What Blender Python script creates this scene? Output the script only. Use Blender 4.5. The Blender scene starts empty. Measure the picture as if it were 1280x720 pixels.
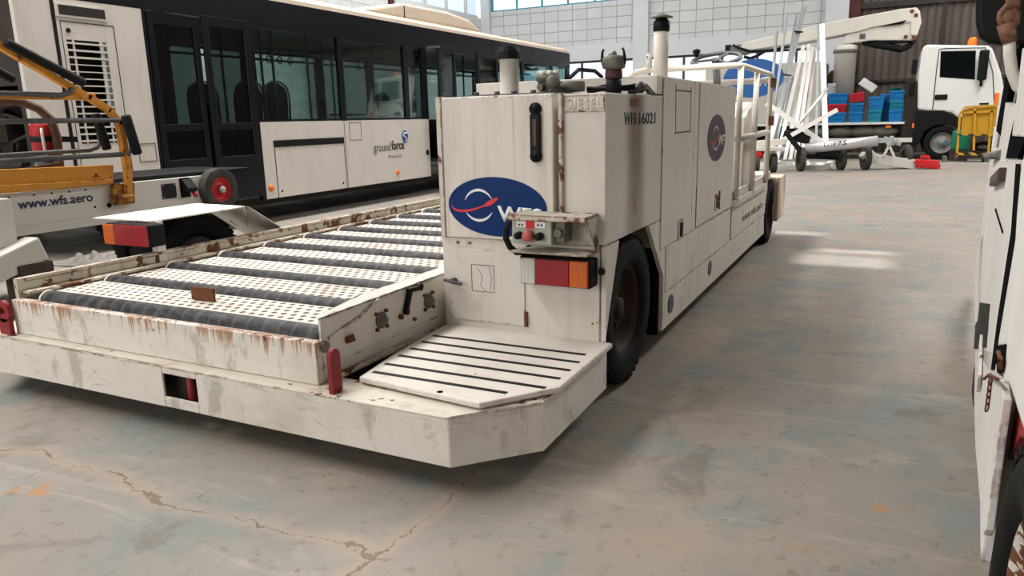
import bpy, math, random
from mathutils import Vector, Matrix
random.seed(7)
scene = bpy.context.scene
col = scene.collection
PI = math.pi

# ------------------------------------------------------------------ materials
def nd(nt, t, **kw):
    n = nt.nodes.new(t)
    for k, v in kw.items():
        if k.startswith('i_'):
            n.inputs[k[2:].replace('_', ' ')].default_value = v
        else:
            setattr(n, k, v)
    return n

class NT:
    def __init__(s, name):
        s.m = bpy.data.materials.new(name); s.m.use_nodes = True
        s.nt = s.m.node_tree; s.b = s.nt.nodes['Principled BSDF']
        tc = s.nt.nodes.new('ShaderNodeTexCoord'); s.co = tc.outputs['Object']; s._x = None
    def link(s, a, b): s.nt.links.new(a, b)
    def val(s, sock, v):
        if hasattr(v, 'links') or isinstance(v, bpy.types.NodeSocket): s.link(v, sock)
        else: sock.default_value = v
    def math(s, op, a, b=0.0, c=0.0, clamp=False):
        n = s.nt.nodes.new('ShaderNodeMath'); n.operation = op; n.use_clamp = clamp
        for i, v in enumerate((a, b, c)): s.val(n.inputs[i], v)
        return n.outputs[0]
    def scale(s, v, co=None):
        n = s.nt.nodes.new('ShaderNodeVectorMath'); n.operation = 'MULTIPLY'
        s.link(co or s.co, n.inputs[0]); n.inputs[1].default_value = v
        return n.outputs[0]
    def noise(s, sc=5, det=4, rough=.55, vec=None, dist=0, color=False):
        n = s.nt.nodes.new('ShaderNodeTexNoise'); s.link(vec or s.co, n.inputs['Vector'])
        n.inputs['Scale'].default_value = sc; n.inputs['Detail'].default_value = det
        n.inputs['Roughness'].default_value = rough; n.inputs['Distortion'].default_value = dist
        return n.outputs['Color' if color else 'Fac']
    def ramp(s, f, lo, hi, a=0.0, b=1.0):
        n = s.nt.nodes.new('ShaderNodeMapRange'); n.interpolation_type = 'SMOOTHSTEP'
        s.val(n.inputs[0], f); n.inputs[1].default_value = lo; n.inputs[2].default_value = hi
        n.inputs[3].default_value = a; n.inputs[4].default_value = b
        return n.outputs[0]
    def mix(s, f, a, b):
        n = s.nt.nodes.new('ShaderNodeMix'); n.data_type = 'RGBA'
        s.val(n.inputs[0], f)
        for sock, v in ((n.inputs[6], a), (n.inputs[7], b)):
            if isinstance(v, bpy.types.NodeSocket): s.link(v, sock)
            else: sock.default_value = (*v, 1)
        return n.outputs[2]
    def xyz(s):
        if s._x is None:
            n = s.nt.nodes.new('ShaderNodeSeparateXYZ'); s.link(s.co, n.inputs[0]); s._x = n.outputs
        return s._x
    def bump(s, h, strength=.3, dist=.01):
        n = s.nt.nodes.new('ShaderNodeBump'); n.inputs['Strength'].default_value = strength
        n.inputs['Distance'].default_value = dist; s.link(h, n.inputs['Height'])
        s.link(n.outputs[0], s.b.inputs['Normal'])
    def out(s, color=None, rough=None, metal=None):
        if color is not None:
            if isinstance(color, bpy.types.NodeSocket): s.link(color, s.b.inputs['Base Color'])
            else: s.b.inputs['Base Color'].default_value = (*color, 1)
        if rough is not None: s.val(s.b.inputs['Roughness'], rough)
        if metal is not None: s.val(s.b.inputs['Metallic'], metal)
        s.b.inputs['Specular IOR Level'].default_value = .28
        return s.m

RUST = (.20, .065, .02); RUST_D = (.07, .028, .014)

def plain(name, c, rough=.5, metal=0.0, vary=.12, sc=6, bump=0.0, spec=.28):
    t = NT(name)
    f = t.noise(sc, 5)
    d = tuple(x * (1 - 2 * vary) for x in c); l = tuple(min(1, x * (1 + vary)) for x in c)
    t.out(t.mix(f, d, l), rough, metal); t.b.inputs['Specular IOR Level'].default_value = spec
    if bump: t.bump(t.noise(sc * 8, 3), bump, .003)
    return t.m

def paint(name, base, grime=.35, rust=.5, streak=0.0, edge=.5, rough=.45, chips=0.0, scale=1.0):
    """weathered sprayed steel: grime films, runs of rust, spots, worn edges"""
    t = NT(name)
    c = t.mix(t.ramp(t.noise(1.6 * scale, 4), .3, .75), tuple(x * .93 for x in base), base)
    g1 = t.noise(1.0, 6, .65, vec=t.scale((9 * scale, 9 * scale, 1.3 * scale)))
    g2 = t.noise(3.2 * scale, 6, .7)
    gm = t.math('MULTIPLY', t.ramp(g1, .45, .85), grime)
    c = t.mix(gm, c, tuple(x * y for x, y in zip(base, (.55, .47, .36))))
    c = t.mix(t.math('MULTIPLY', t.ramp(g2, .56, .72), grime * .75), c, tuple(x * y for x, y in zip(base, (.50, .46, .40))))
    if rust > 0:
        r = t.noise(14 * scale, 8, .6)
        big = t.noise(2.1 * scale, 3)
        rr = t.math('ADD', r, t.math('MULTIPLY', big, .35))
        m = t.ramp(rr, .90 - .10 * rust, .93 - .10 * rust)
        c = t.mix(m, c, t.mix(t.noise(30, 3), RUST_D, RUST))
    if streak > 0:
        st = t.noise(1.0, 5, .6, vec=t.scale((22, 22, .9)))
        c = t.mix(t.math('MULTIPLY', t.ramp(st, .60, .72), streak), c, RUST)
    if edge > 0:
        bv = t.nt.nodes.new('ShaderNodeBevel'); bv.samples = 4; bv.inputs['Radius'].default_value = .012
        ge = t.nt.nodes.new('ShaderNodeNewGeometry')
        dp = t.nt.nodes.new('ShaderNodeVectorMath'); dp.operation = 'DOT_PRODUCT'
        t.link(bv.outputs[0], dp.inputs[0]); t.link(ge.outputs['Normal'], dp.inputs[1])
        e = t.ramp(dp.outputs['Value'], .995, .90, 0, 1)
        en = t.ramp(t.noise(9, 6, .7), .60 - .14 * edge, .66 - .14 * edge)
        c = t.mix(t.math('MULTIPLY', e, en), c, t.mix(t.noise(40, 3), RUST_D, RUST))
    t.out(c, t.ramp(g2, .3, .8, rough, rough + .25))
    t.bump(t.noise(60, 3), .12, .002)
    return t.m

WHITE = (.68, .64, .575)
M = {}
M['paint'] = paint('worn_white_paint', WHITE, .5, .25, 0, .45)
M['paint_clean'] = paint('white_paint', WHITE, .3, .12, 0, .35)
M['paint_edge'] = paint('rail_paint', (.60, .56, .48), .8, 1.3, .5, 1.3)
M['rail_rust'] = paint('rusted_rail_paint', (.58, .54, .45), .95, 1.75, .8, 1.5)
M['paint_step'] = paint('step_paint', (.66, .62, .56), .35, .15, 0, .5)
M['paint_rail'] = paint('railing_paint', (.66, .63, .56), .45, .5, 0, 0)
M['paint_far'] = plain('far_white_paint', (.66, .64, .60), .5, 0, .06, 3)
M['boom'] = paint('boom_paint', (.62, .59, .52), .3, .15, 0, .0, scale=.4)
M['black'] = plain('black_plastic', (.007, .007, .0075), .5, spec=.14)
M['seal'] = plain('rubber_seal', (.009, .009, .010), .6, spec=.14)
M['hole'] = plain('dark_inside', (.010, .010, .012), 1.0, spec=.0)
M['rust'] = plain('rusty_steel', (.16, .06, .025), .85, 0, .35, 30, .4)
M['red'] = plain('red_paint', (.26, .022, .025), .5, 0, .3, 20)
M['redbright'] = plain('bright_red', (.55, .02, .025), .45, 0, .1, 20)
M['orange'] = plain('amber_lens', (.85, .19, .02), .3, 0, .05)
M['steel'] = plain('galvanised_steel', (.46, .48, .49), .38, .5, .15, 12)
M['greysteel'] = plain('grey_steel', (.10, .10, .105), .5, .3, .25, 12)
M['cast'] = plain('cast_metal', (.19, .18, .15), .6, .3, .35, 25, .3)
M['tarp'] = plain('grey_tarp', (.16, .155, .14), .8, 0, .3, 12, .5)
M['yellow'] = paint('yellow_paint', (.62, .27, .035), .35, 1.0, .25, 0.9)
M['yellow_far'] = plain('yellow_panel', (.55, .30, .02), .55, 0, .12, 4)
M['brownpaint'] = plain('brown_primer', (.11, .055, .035), .7, 0, .3, 14)
M['crate_blue'] = plain('blue_plastic', (.004, .17, .46), .42)
M['crate_teal'] = plain('teal_plastic', (.004, .20, .30), .45)
M['crate_red'] = plain('red_plastic', (.48, .015, .03), .42)
M['green'] = plain('green_plastic', (.01, .19, .10), .42)
M['navy'] = plain('logo_blue', (.003, .026, .125), .45, 0, .05, spec=.12)
M['navy_far'] = plain('faded_logo_blue', (.02, .10, .30), .5, 0, .05)
M['logo_white'] = plain('logo_white', (.75, .75, .74), .4, 0, .02)
M['logo_red'] = plain('logo_red', (.60, .03, .035), .4, 0, .02)
M['ink'] = plain('stencil_ink', (.02, .02, .022), .6)
M['ink_blue'] = plain('blue_lettering', (.015, .03, .09), .5)
M['cream'] = plain('bus_roof_cream', (.55, .46, .36), .55, 0, .08, 2)
M['bus_white'] = paint('bus_white', (.60, .565, .52), .25, .02, 0, 0, .4)
M['bus_black'] = plain('bus_black', (.008, .009, .013), .25, 0, .1, spec=.2)
M['bus_rear'] = plain('bus_rear_grey', (.045, .037, .031), .7, 0, .3, 5)
M['seat'] = plain('seat_fabric', (.025, .035, .04), .8)
M['seat_rim'] = plain('seat_rim', (.30, .25, .12), .5)
M['pole_blue'] = plain('blue_grab_pole', (.03, .10, .15), .4)
M['cab_white'] = plain('cab_white', (.70, .70, .68), .35, 0, .03, 2)
M['tyre'] = plain('tyre_rubber', (.010, .0095, .009), .75, 0, .25, 20, .4, spec=.12)
M['tyre_grey'] = plain('dusty_tyre', (.06, .055, .048), .85, 0, .3, 10, .4)
M['rim_dark'] = plain('dark_rim', (.02, .013, .012), .6, .2, .3, 12)
M['rim_steel'] = plain('steel_rim', (.28, .27, .25), .5, .4, .3, 12)
M['dark_machinery'] = plain('oily_machinery', (.03, .024, .019), .6, .2, .5, 20, .5)
M['switch_box'] = plain('pale_green_enclosure', (.36, .39, .33), .45, 0, .12, 10)
M['foot'] = plain('old_timber', (.075, .055, .045), .85, 0, .3, 15, .5)
M['rag'] = plain('grey_rag', (.24, .23, .215), .9, 0, .3, 12, .5)
M['curb'] = plain('curb_concrete', (.5, .46, .40), .8, 0, .15, 5)

def roller_mat():
    t = NT('scuffed_black_rubber')
    n = t.noise(1, 5, .65, vec=t.scale((14, 30, 30)))
    w = t.nt.nodes.new('ShaderNodeTexWave'); t.link(t.scale((1, .4, .4)), w.inputs['Vector'])
    w.inputs['Scale'].default_value = 4.2; w.inputs['Distortion'].default_value = 4; w.inputs['Detail'].default_value = 2
    c = t.mix(t.ramp(n, .35, .75), (.018, .018, .020), (.075, .075, .078))
    c = t.mix(t.math('MULTIPLY', t.ramp(w.outputs['Fac'], .78, 1.0), .35), c, (.13, .13, .13))
    c = t.mix(t.ramp(t.noise(7, 7, .75), .66, .72), c, (.25, .245, .235))
    t.out(c, .55); t.bump(w.outputs['Fac'], .25, .006)
    return t.m
M['roller'] = roller_mat()

def perforated():
    """white deck plate with staggered countersunk holes stained by rust"""
    t = NT('perforated_deck_paint'); X = t.xyz(); p = .052; q = .045
    row = t.math('FLOOR', t.math('DIVIDE', X[1], q))
    off = t.math('MULTIPLY', t.math('MODULO', t.math('ABSOLUTE', row), 2.0), .5)
    u = t.math('SUBTRACT', t.math('FRACT', t.math('ADD', t.math('DIVIDE', X[0], p), off)), .5)
    v = t.math('SUBTRACT', t.math('FRACT', t.math('DIVIDE', X[1], q)), .5)
    d = t.math('SQRT', t.math('ADD', t.math('POWER', t.math('MULTIPLY', u, p), 2), t.math('POWER', t.math('MULTIPLY', v, q), 2)))
    n = t.noise(9, 5)
    base = t.mix(t.ramp(t.noise(4, 6, .7), .45, .7), (.67, .63, .57), (.47, .42, .36))
    halo = t.math('MULTIPLY', t.ramp(d, .019, .010), t.ramp(n, .35, .65))
    c = t.mix(t.math('MULTIPLY', halo, .8), base, (.22, .10, .05))
    c = t.mix(t.ramp(d, .0130, .0110), c, t.mix(n, (.015, .008, .006), (.09, .04, .022)))
    t.out(c, .55); t.bump(t.ramp(d, .010, .014), .6, .004)
    return t.m
M['deck'] = perforated()

def rust_run(name, ztop, length):
    """white paint with rust runs hanging from the top edge of the plate"""
    t = NT(name); X = t.xyz()
    n1 = t.noise(1, 4, .6, vec=t.scale((62, 62, .9)))
    n2 = t.noise(1, 3, .5, vec=t.scale((5, 5, 2)))
    hgt = t.math('DIVIDE', t.math('SUBTRACT', X[2], ztop - length), length, clamp=True)
    base = t.mix(t.ramp(t.noise(2, 6, .7), .45, .75), (.69, .655, .60), (.58, .53, .46))
    base = t.mix(t.math('MULTIPLY', t.ramp(t.noise(1, 6, .7, vec=t.scale((7, 7, 3))), .53, .64), .62), base, (.36, .32, .26))
    base = t.mix(t.math('MULTIPLY', t.ramp(t.noise(1, 8, .75, vec=t.scale((6, 6, 22)), dist=.8), .56, .66), .5), base, (.33, .29, .24))
    k = t.math('ADD', t.math('MULTIPLY', n1, 1.0), t.math('MULTIPLY', t.math('MULTIPLY', hgt, n2), .62))
    c = t.mix(t.math('MULTIPLY', t.ramp(k, .74, .88), .8), base, (.34, .15, .055))
    k2 = t.math('ADD', t.noise(26, 7, .6), t.math('MULTIPLY', t.math('POWER', hgt, 5.0), .13))
    c = t.mix(t.ramp(k2, .70, .74), c, (.12, .04, .015))
    t.out(c, .5); t.bump(t.noise(50, 3), .12, .002)
    return t.m
M['box_front'] = rust_run('box_front_paint', .437, .13)
M['chassis'] = rust_run('chassis_paint', .275, .02)

def side_stain():
    """tank side: white paint with one burnt exhaust run below the filler"""
    t = NT('tank_side_paint'); X = t.xyz()
    base = t.mix(t.ramp(t.noise(2, 6, .7), .4, .75), (.62, .585, .53), (.52, .485, .43))
    w = t.math('ADD', X[1], t.math('MULTIPLY', t.math('SUBTRACT', t.noise(4, 4), .5), .05))
    d = t.math('ABSOLUTE', t.math('SUBTRACT', w, 1.235))
    g = t.ramp(t.math('ADD', d, t.math('MULTIPLY', t.math('SUBTRACT', 1.3, X[2]), -.05)), .17, .03)
    c = t.mix(t.math('MULTIPLY', t.math('MULTIPLY', g, .85), t.ramp(X[2], .55, 1.2, .55, 1.0)), base, (.09, .078, .07))
    r = t.math('MULTIPLY', t.ramp(d, .055, .01), t.ramp(t.noise(12, 6, .7), .36, .58))
    c = t.mix(t.math('MULTIPLY', r, .9), c, (.24, .13, .075))
    t.out(c, .5); t.bump(t.noise(60, 3), .12, .002)
    return t.m
M['tank_side'] = side_stain()

def tank_front():
    """tank front: thin brown trickles and black scuffs below the upper edge"""
    t = NT('tank_front_paint'); X = t.xyz()
    c = t.mix(t.ramp(t.noise(1.8, 5), .35, .7), (.64, .60, .54), (.69, .655, .60))
    tr = t.noise(1, 5, .6, vec=t.scale((46, 46, .8)))
    c = t.mix(t.math('MULTIPLY', t.ramp(tr, .54, .72), .42), c, (.33, .26, .20))
    c = t.mix(t.math('MULTIPLY', t.ramp(t.noise(1, 5, .7, vec=t.scale((8, 8, 1.5))), .48, .68), .30), c, (.40, .34, .28))
    h = t.ramp(X[2], 1.235, 1.30)
    sc = t.noise(1, 7, .75, vec=t.scale((16, 16, 30)), dist=1.5)
    c = t.mix(t.math('MULTIPLY', t.ramp(t.math('ADD', sc, t.math('MULTIPLY', h, .17)), .72, .76), .85), c, (.06, .048, .04))
    c = t.mix(t.ramp(t.noise(17, 7, .6), .74, .76), c, RUST_D)
    t.out(c, .5); t.bump(t.noise(60, 3), .12, .002)
    return t.m
M['tank_front'] = tank_front()

def glass(name, tint, rough=.02, trans=1.0):
    t = NT(name); b = t.b
    t.out(tint, rough)
    b.inputs['Transmission Weight'].default_value = trans
    b.inputs['IOR'].default_value = 1.2
    return t.m
def thin_glass(name, tint, refl=.12):
    t = NT(name); nt = t.nt
    tr = nt.nodes.new('ShaderNodeBsdfTransparent'); tr.inputs[0].default_value = (*tint, 1)
    gl = nt.nodes.new('ShaderNodeBsdfGlossy'); gl.inputs['Roughness'].default_value = .04
    mx = nt.nodes.new('ShaderNodeMixShader')
    lw = nt.nodes.new('ShaderNodeLayerWeight'); lw.inputs['Blend'].default_value = .25
    t.link(t.math('ADD', t.math('MULTIPLY', lw.outputs['Fresnel'], .5), refl), mx.inputs[0])
    t.link(tr.outputs[0], mx.inputs[1]); t.link(gl.outputs[0], mx.inputs[2])
    t.link(mx.outputs[0], nt.nodes['Material Output'].inputs[0])
    return t.m
M['bus_glass'] = thin_glass('tinted_bus_glass', (.66, .75, .73), .03)
M['dark_glass'] = thin_glass('dark_glass', (.30, .36, .36), .04)
M['clear_glass'] = thin_glass('clear_glass', (.92, .96, .98), .03)
def lens(name, c, rough=.25):
    t = NT(name); X = t.xyz()
    r = t.math('SINE', t.math('MULTIPLY', X[0], 420.0))
    t.out(c, rough); t.bump(r, .35, .003)
    t.b.inputs['Coat Weight'].default_value = .6
    return t.m
M['lens_red'] = lens('red_lamp_lens', (.27, .006, .012))
M['lens_amber'] = lens('amber_lamp_lens', (.55, .105, .01))
M['lens_clear'] = lens('clear_lamp_lens', (.55, .55, .52), .12)

def concrete_floor():
    t = NT('hangar_concrete'); X = t.xyz()
    n1 = t.noise(.55, 6, .6); n2 = t.noise(2.4, 8, .65, dist=.6); n3 = t.noise(16, 6, .7)
    st = t.noise(1, 7, .7, vec=t.scale((1.1, 4.5, 1)), dist=.8)
    c = t.mix(t.ramp(n1, .40, .58), (.30, .25, .205), (.245, .225, .20))
    c = t.mix(t.math('MULTIPLY', t.ramp(n2, .50, .60), .85), c, (.205, .222, .215))
    c = t.mix(t.math('MULTIPLY', t.ramp(st, .52, .66), .6), c, (.36, .32, .275))
    c = t.mix(t.math('MULTIPLY', t.ramp(n3, .54, .68), .5), c, (.13, .105, .085))
    c = t.mix(t.math('MULTIPLY', t.ramp(t.noise(1.3, 7, .7, vec=t.scale((1, 1, 1)), dist=1.2), .56, .68), .6), c, (.15, .125, .105))
    # orange spill stains
    o = t.math('ADD', t.noise(3.3, 6, .65), t.math('MULTIPLY', t.noise(.7, 2), .3))
    c = t.mix(t.math('MULTIPLY', t.ramp(o, .795, .85), .8), c, (.42, .20, .075))
    # cracked slab joints
    wob = t.math('MULTIPLY', t.math('SUBTRACT', t.noise(2.2, 7, .65), .5), .34)
    wob2 = t.math('MULTIPLY', t.math('SUBTRACT', t.noise(2.6, 7, .65, vec=t.scale((1.1, .9, 1))), .5), .30)
    dy = t.math('ABSOLUTE', t.math('ADD', t.math('SUBTRACT', X[1], 1.5), wob))
    dx = t.math('ABSOLUTE', t.math('ADD', t.math('SUBTRACT', X[0], -1.215), wob2))
    left = t.ramp(X[0], -1.12, -1.22)          # the cross joint stops at the long one
    near = t.ramp(X[1], 2.15, 2.0)
    wide = t.math('ADD', .0015, t.math('MULTIPLY', t.ramp(t.noise(7, 5), .4, .75), .013))
    def crack(d, m, tint, k):
        f = t.math('MULTIPLY', t.math('SUBTRACT', 1.0, t.math('DIVIDE', d, wide), clamp=True), m, clamp=True)
        return f
    c1 = t.math('MULTIPLY', t.math('MINIMUM', t.math('MULTIPLY', t.math('SUBTRACT', 1.0, t.math('DIVIDE', dy, wide)), 3.0), 1.0, clamp=True), left)
    c2 = t.math('MULTIPLY', t.math('MINIMUM', t.math('MULTIPLY', t.math('SUBTRACT', 1.0, t.math('DIVIDE', dx, wide)), 3.0), 1.0, clamp=True), near)
    cr = t.math('MAXIMUM', c1, c2)
    halo = t.math('MAXIMUM', t.math('MULTIPLY', t.ramp(dy, .07, .0), left), t.math('MULTIPLY', t.ramp(dx, .07, .0), near))
    c = t.mix(t.math('MULTIPLY', halo, .45), c, (.40, .30, .22))
    c = t.mix(t.math('MULTIPLY', cr, .75), c, (.13, .085, .06))
    t.out(c, t.ramp(n2, .35, .7, .45, .70))
    t.bump(t.math('ADD', t.math('MULTIPLY', n3, .4), t.math('MULTIPLY', cr, -1.0)), .22, .01)
    return t.m
M['floor'] = concrete_floor()

def block_wall(name, c1, c2, mortar, bw, bh, axis):
    t = NT(name)
    mp = t.nt.nodes.new('ShaderNodeCombineXYZ'); X = t.xyz()
    t.link(X[axis], mp.inputs[0]); t.link(X[2], mp.inputs[1])
    b = t.nt.nodes.new('ShaderNodeTexBrick'); t.link(mp.outputs[0], b.inputs['Vector'])
    b.offset = 0; b.inputs['Scale'].default_value = 1; b.inputs['Brick Width'].default_value = bw
    b.inputs['Row Height'].default_value = bh; b.inputs['Mortar Size'].default_value = .014
    b.inputs['Color1'].default_value = (*c1, 1); b.inputs['Color2'].default_value = (*c2, 1)
    b.inputs['Mortar'].default_value = (*mortar, 1)
    c = t.mix(t.math('MULTIPLY', t.ramp(t.noise(1.1, 6, .7), .45, .7), .35), b.outputs['Color'], tuple(x * .72 for x in c1))
    t.out(c, .8); return t.m
M['blocks_x'] = block_wall('pale_block_wall', (.60, .60, .59), (.54, .54, .54), (.30, .29, .28), .53, .345, 0)
M['blocks_y'] = block_wall('pale_block_wall_side', (.62, .62, .61), (.57, .57, .57), (.42, .41, .40), .53, .345, 1)
M['beam'] = plain('white_painted_concrete', (.60, .60, .61), .8, 0, .08, 1.2)
M['redsteel'] = plain('red_oxide_steel', (.085, .02, .018), .6, 0, .2, 4)
M['blueframe'] = plain('blue_window_frame', (.05, .28, .36), .5)
M['darkframe'] = plain('dark_window_frame', (.05, .05, .055), .5)
def corrugated():
    t = NT('brown_corrugated_sheet'); X = t.xyz()
    s_ = t.math('SINE', t.math('MULTIPLY', X[0], 30.0))
    n = t.noise(1, 6, .65, vec=t.scale((3, 3, .6)))
    c = t.mix(t.ramp(n, .3, .75), (.085, .068, .058), (.15, .12, .105))
    c = t.mix(t.ramp(s_, .2, .95), c, t.mix(n, (.05, .04, .035), (.085, .068, .06)))
    t.out(c, .7); t.bump(s_, .7, .03); return t.m
M['corr'] = corrugated()

def hazard():
    t = NT('hazard_stripes'); X = t.xyz()
    k = t.math('FRACT', t.math('MULTIPLY', t.math('ADD', X[0], t.math('ADD', X[2], X[1])), 4.2))
    t.out(t.mix(t.math('GREATER_THAN', k, .5), (.55, .30, .02), (.02, .02, .02)), .55); return t.m
M['hazard'] = hazard()
def worn_metal_white():
    return paint('heavily_chipped_white', (.62, .60, .57), .5, .6, .0, .8, .4, scale=1.6)
M['chipped'] = worn_metal_white()
M['white_body'] = paint('white_truck_body', (.66, .645, .61), .25, .35, 0, .8, .4)
M['rusty_rim'] = paint('rusty_white_rim', (.55, .53, .47), .5, 2.6, .5, 2.0, .6, scale=2)

# ------------------------------------------------------------------ mesh tools
class MB:
    def __init__(s): s.v = []; s.f = []; s.sm = []; s.nb = 0
    def add(s, vs, fs, smooth=False):
        o = len(s.v); s.v += [tuple(v) for v in vs]
        for f in fs: s.f.append(tuple(i + o for i in f)); s.sm.append(smooth)
        return s
    def box(s, a, b):
        x0, x1 = sorted((a[0], b[0])); y0, y1 = sorted((a[1], b[1])); z0, z1 = sorted((a[2], b[2]))
        e = .0004 * (s.nb % 12); s.nb += 1
        if min(x1 - x0, y1 - y0, z1 - z0) > .011: x0 += e; x1 -= e; y0 += e; y1 -= e; z0 += e; z1 -= e
        v = [(x0, y0, z0), (x1, y0, z0), (x1, y1, z0), (x0, y1, z0), (x0, y0, z1), (x1, y0, z1), (x1, y1, z1), (x0, y1, z1)]
        return s.add(v, [(0, 3, 2, 1), (4, 5, 6, 7), (0, 1, 5, 4), (1, 2, 6, 5), (2, 3, 7, 6), (3, 0, 4, 7)])
    def obox(s, p, q, w, h, up=(0, 0, 1)):
        """a bar of section w x h from p to q"""
        p = Vector(p); q = Vector(q); d = (q - p).normalized(); a = d.cross(Vector(up))
        if a.length < 1e-4: a = d.cross(Vector((1, 0, 0)))
        a.normalize(); b = a.cross(d).normalized()
        v = []
        for c in (p, q):
            for i, j in ((-1, -1), (1, -1), (1, 1), (-1, 1)): v.append(c + a * (i * w / 2) + b * (j * h / 2))
        return s.add(v, [(3, 2, 1, 0), (4, 5, 6, 7), (0, 1, 5, 4), (1, 2, 6, 5), (2, 3, 7, 6), (3, 0, 4, 7)])
    def prism(s, pts, off):
        """3d polygon pts extruded by the vector off"""
        off = Vector(off); P_ = [Vector(p) for p in pts]; n = len(P_)
        nrm = Vector((0, 0, 0))
        for i in range(n): nrm += P_[i].cross(P_[(i + 1) % n])
        if nrm.dot(off) > 0: P_.reverse()
        v = P_ + [p + off for p in P_]
        f = [tuple(range(n)), tuple(reversed(range(n, 2 * n)))]
        f += [((i + 1) % n, i, n + i, n + (i + 1) % n) for i in range(n)]
        return s.add(v, f)
    def tube(s, path, r, n=10, caps=True, closed=False):
        P_ = [Vector(p) for p in path]; m = len(P_)
        rs = r if isinstance(r, (list, tuple)) else [r] * m
        rings = []; up = None
        for i, p in enumerate(P_):
            if closed: d = (P_[(i + 1) % m] - P_[i - 1])
            else: d = (P_[min(i + 1, m - 1)] - P_[max(i - 1, 0)])
            d.normalize()
            if up is None:
                up = d.cross(Vector((0, 0, 1)))
                if up.length < 1e-3: up = d.cross(Vector((1, 0, 0)))
            up = (up - d * up.dot(d)).normalized(); w = d.cross(up)
            rings.append([p + (up * math.cos(2 * PI * k / n) + w * math.sin(2 * PI * k / n)) * rs[i] for k in range(n)])
        v = [q for R_ in rings for q in R_]; f = []
        for i in range(m if closed else m - 1):
            j = (i + 1) % m
            for k in range(n): f.append((i * n + k, i * n + (k + 1) % n, j * n + (k + 1) % n, j * n + k))
        s.add(v, f, True)
        if caps and not closed:
            s.add(rings[0], [tuple(reversed(range(n)))]); s.add(rings[-1], [tuple(range(n))])
        return s
    def cyl(s, p, q, r, r2=None, n=20):
        return s.tube([p, q], [r, r if r2 is None else r2], n)
    def lathe(s, prof, o, ax, n=28, smooth=True, caps=True):
        """profile of (radius, along) spun about the axis ax through o"""
        o = Vector(o); ax = Vector(ax).normalized()
        u = ax.cross(Vector((0, 0, 1)));
        if u.length < 1e-3: u = Vector((1, 0, 0))
        u.normalize(); w = ax.cross(u)
        v = []; f = []
        for r, a in prof:
            for k in range(n): v.append(o + ax * a + (u * math.cos(2 * PI * k / n) + w * math.sin(2 * PI * k / n)) * r)
        for i in range(len(prof) - 1):
            for k in range(n): f.append((i * n + k, i * n + (k + 1) % n, (i + 1) * n + (k + 1) % n, (i + 1) * n + k))
        if caps and prof[0][0] > 1e-5: f.append(tuple(reversed(range(n))))
        if caps and prof[-1][0] > 1e-5: f.append(tuple(range((len(prof) - 1) * n, len(prof) * n)))
        return s.add(v, f, smooth)
    def sphere(s, o, r, n=14):
        rx, ry, rz = r if isinstance(r, (tuple, list)) else (r, r, r)
        m = n // 2; v = []; f = []
        for i in range(m + 1):
            t = PI * i / m
            for k in range(n):
                a = 2 * PI * k / n
                v.append((o[0] + rx * math.sin(t) * math.cos(a), o[1] + ry * math.sin(t) * math.sin(a), o[2] + rz * math.cos(t)))
        for i in range(m):
            for k in range(n): f.append((i * n + k, (i + 1) * n + k, (i + 1) * n + (k + 1) % n, i * n + (k + 1) % n))
        return s.add(v, f, True)
    def ellipse(s, o, u, w, off, n=40):
        o = Vector(o); u = Vector(u); w = Vector(w)
        return s.prism([o + u * math.cos(2 * PI * k / n) + w * math.sin(2 * PI * k / n) for k in range(n)], off)
    def build(s, name, mat, parent=None, bevel=0, seg=2):
        me = bpy.data.meshes.new(name)
        inv = None
        if parent is not None and parent.get('_w'):
            ox, oy, oz = ORG[parent['_o']]
            vs = [(x - ox, y - oy, z - oz) for x, y, z in s.v]
        else: vs = s.v
        me.from_pydata(vs, [], s.f); me.validate(); me.update()
        for p, sm in zip(me.polygons, s.sm): p.use_smooth = sm
        import bmesh as _b
        bm = _b.new(); bm.from_mesh(me); _b.ops.remove_doubles(bm, verts=bm.verts, dist=1e-5)
        _b.ops.recalc_face_normals(bm, faces=bm.faces); bm.to_mesh(me); bm.free()
        me.materials.append(mat)
        o = bpy.data.objects.new(name, me); col.objects.link(o)
        if parent is not None: o.parent = parent
        if bevel:
            md = o.modifiers.new('bevel', 'BEVEL'); md.width = bevel; md.segments = seg
            md.limit_method = 'ANGLE'; md.angle_limit = math.radians(40)
        return o
ORG = {}

def tag(o, label=None, cat=None, group=None, kind=None):
    for k, v in (('label', label), ('category', cat), ('group', group), ('kind', kind)):
        if v: o[k] = v
    return o
def thing(name, label, cat, loc=(0, 0, 0), rz=0, group=None):
    """an Empty at the thing's base; parts are given in its own frame"""
    o = bpy.data.objects.new(name, None); col.objects.link(o)
    o.location = loc; o.rotation_euler = (0, 0, rz); o.empty_display_size = .2
    return tag(o, label, cat, group)
def wthing(name, label, cat, loc, group=None):
    """same, for things whose parts are written in room coordinates"""
    o = thing(name, label, cat, loc, 0, group)
    key = '%s%d' % (name, len(ORG)); ORG[key] = loc; o['_w'] = 1; o['_o'] = key
    return o
def B(a, b): return MB().box(a, b)
def plane_map(o, ux, uy):
    o = Vector(o); ux = Vector(ux); uy = Vector(uy)
    return lambda x, y, z=0: o + ux * x + uy * y + ux.cross(uy).normalized() * z
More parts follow.
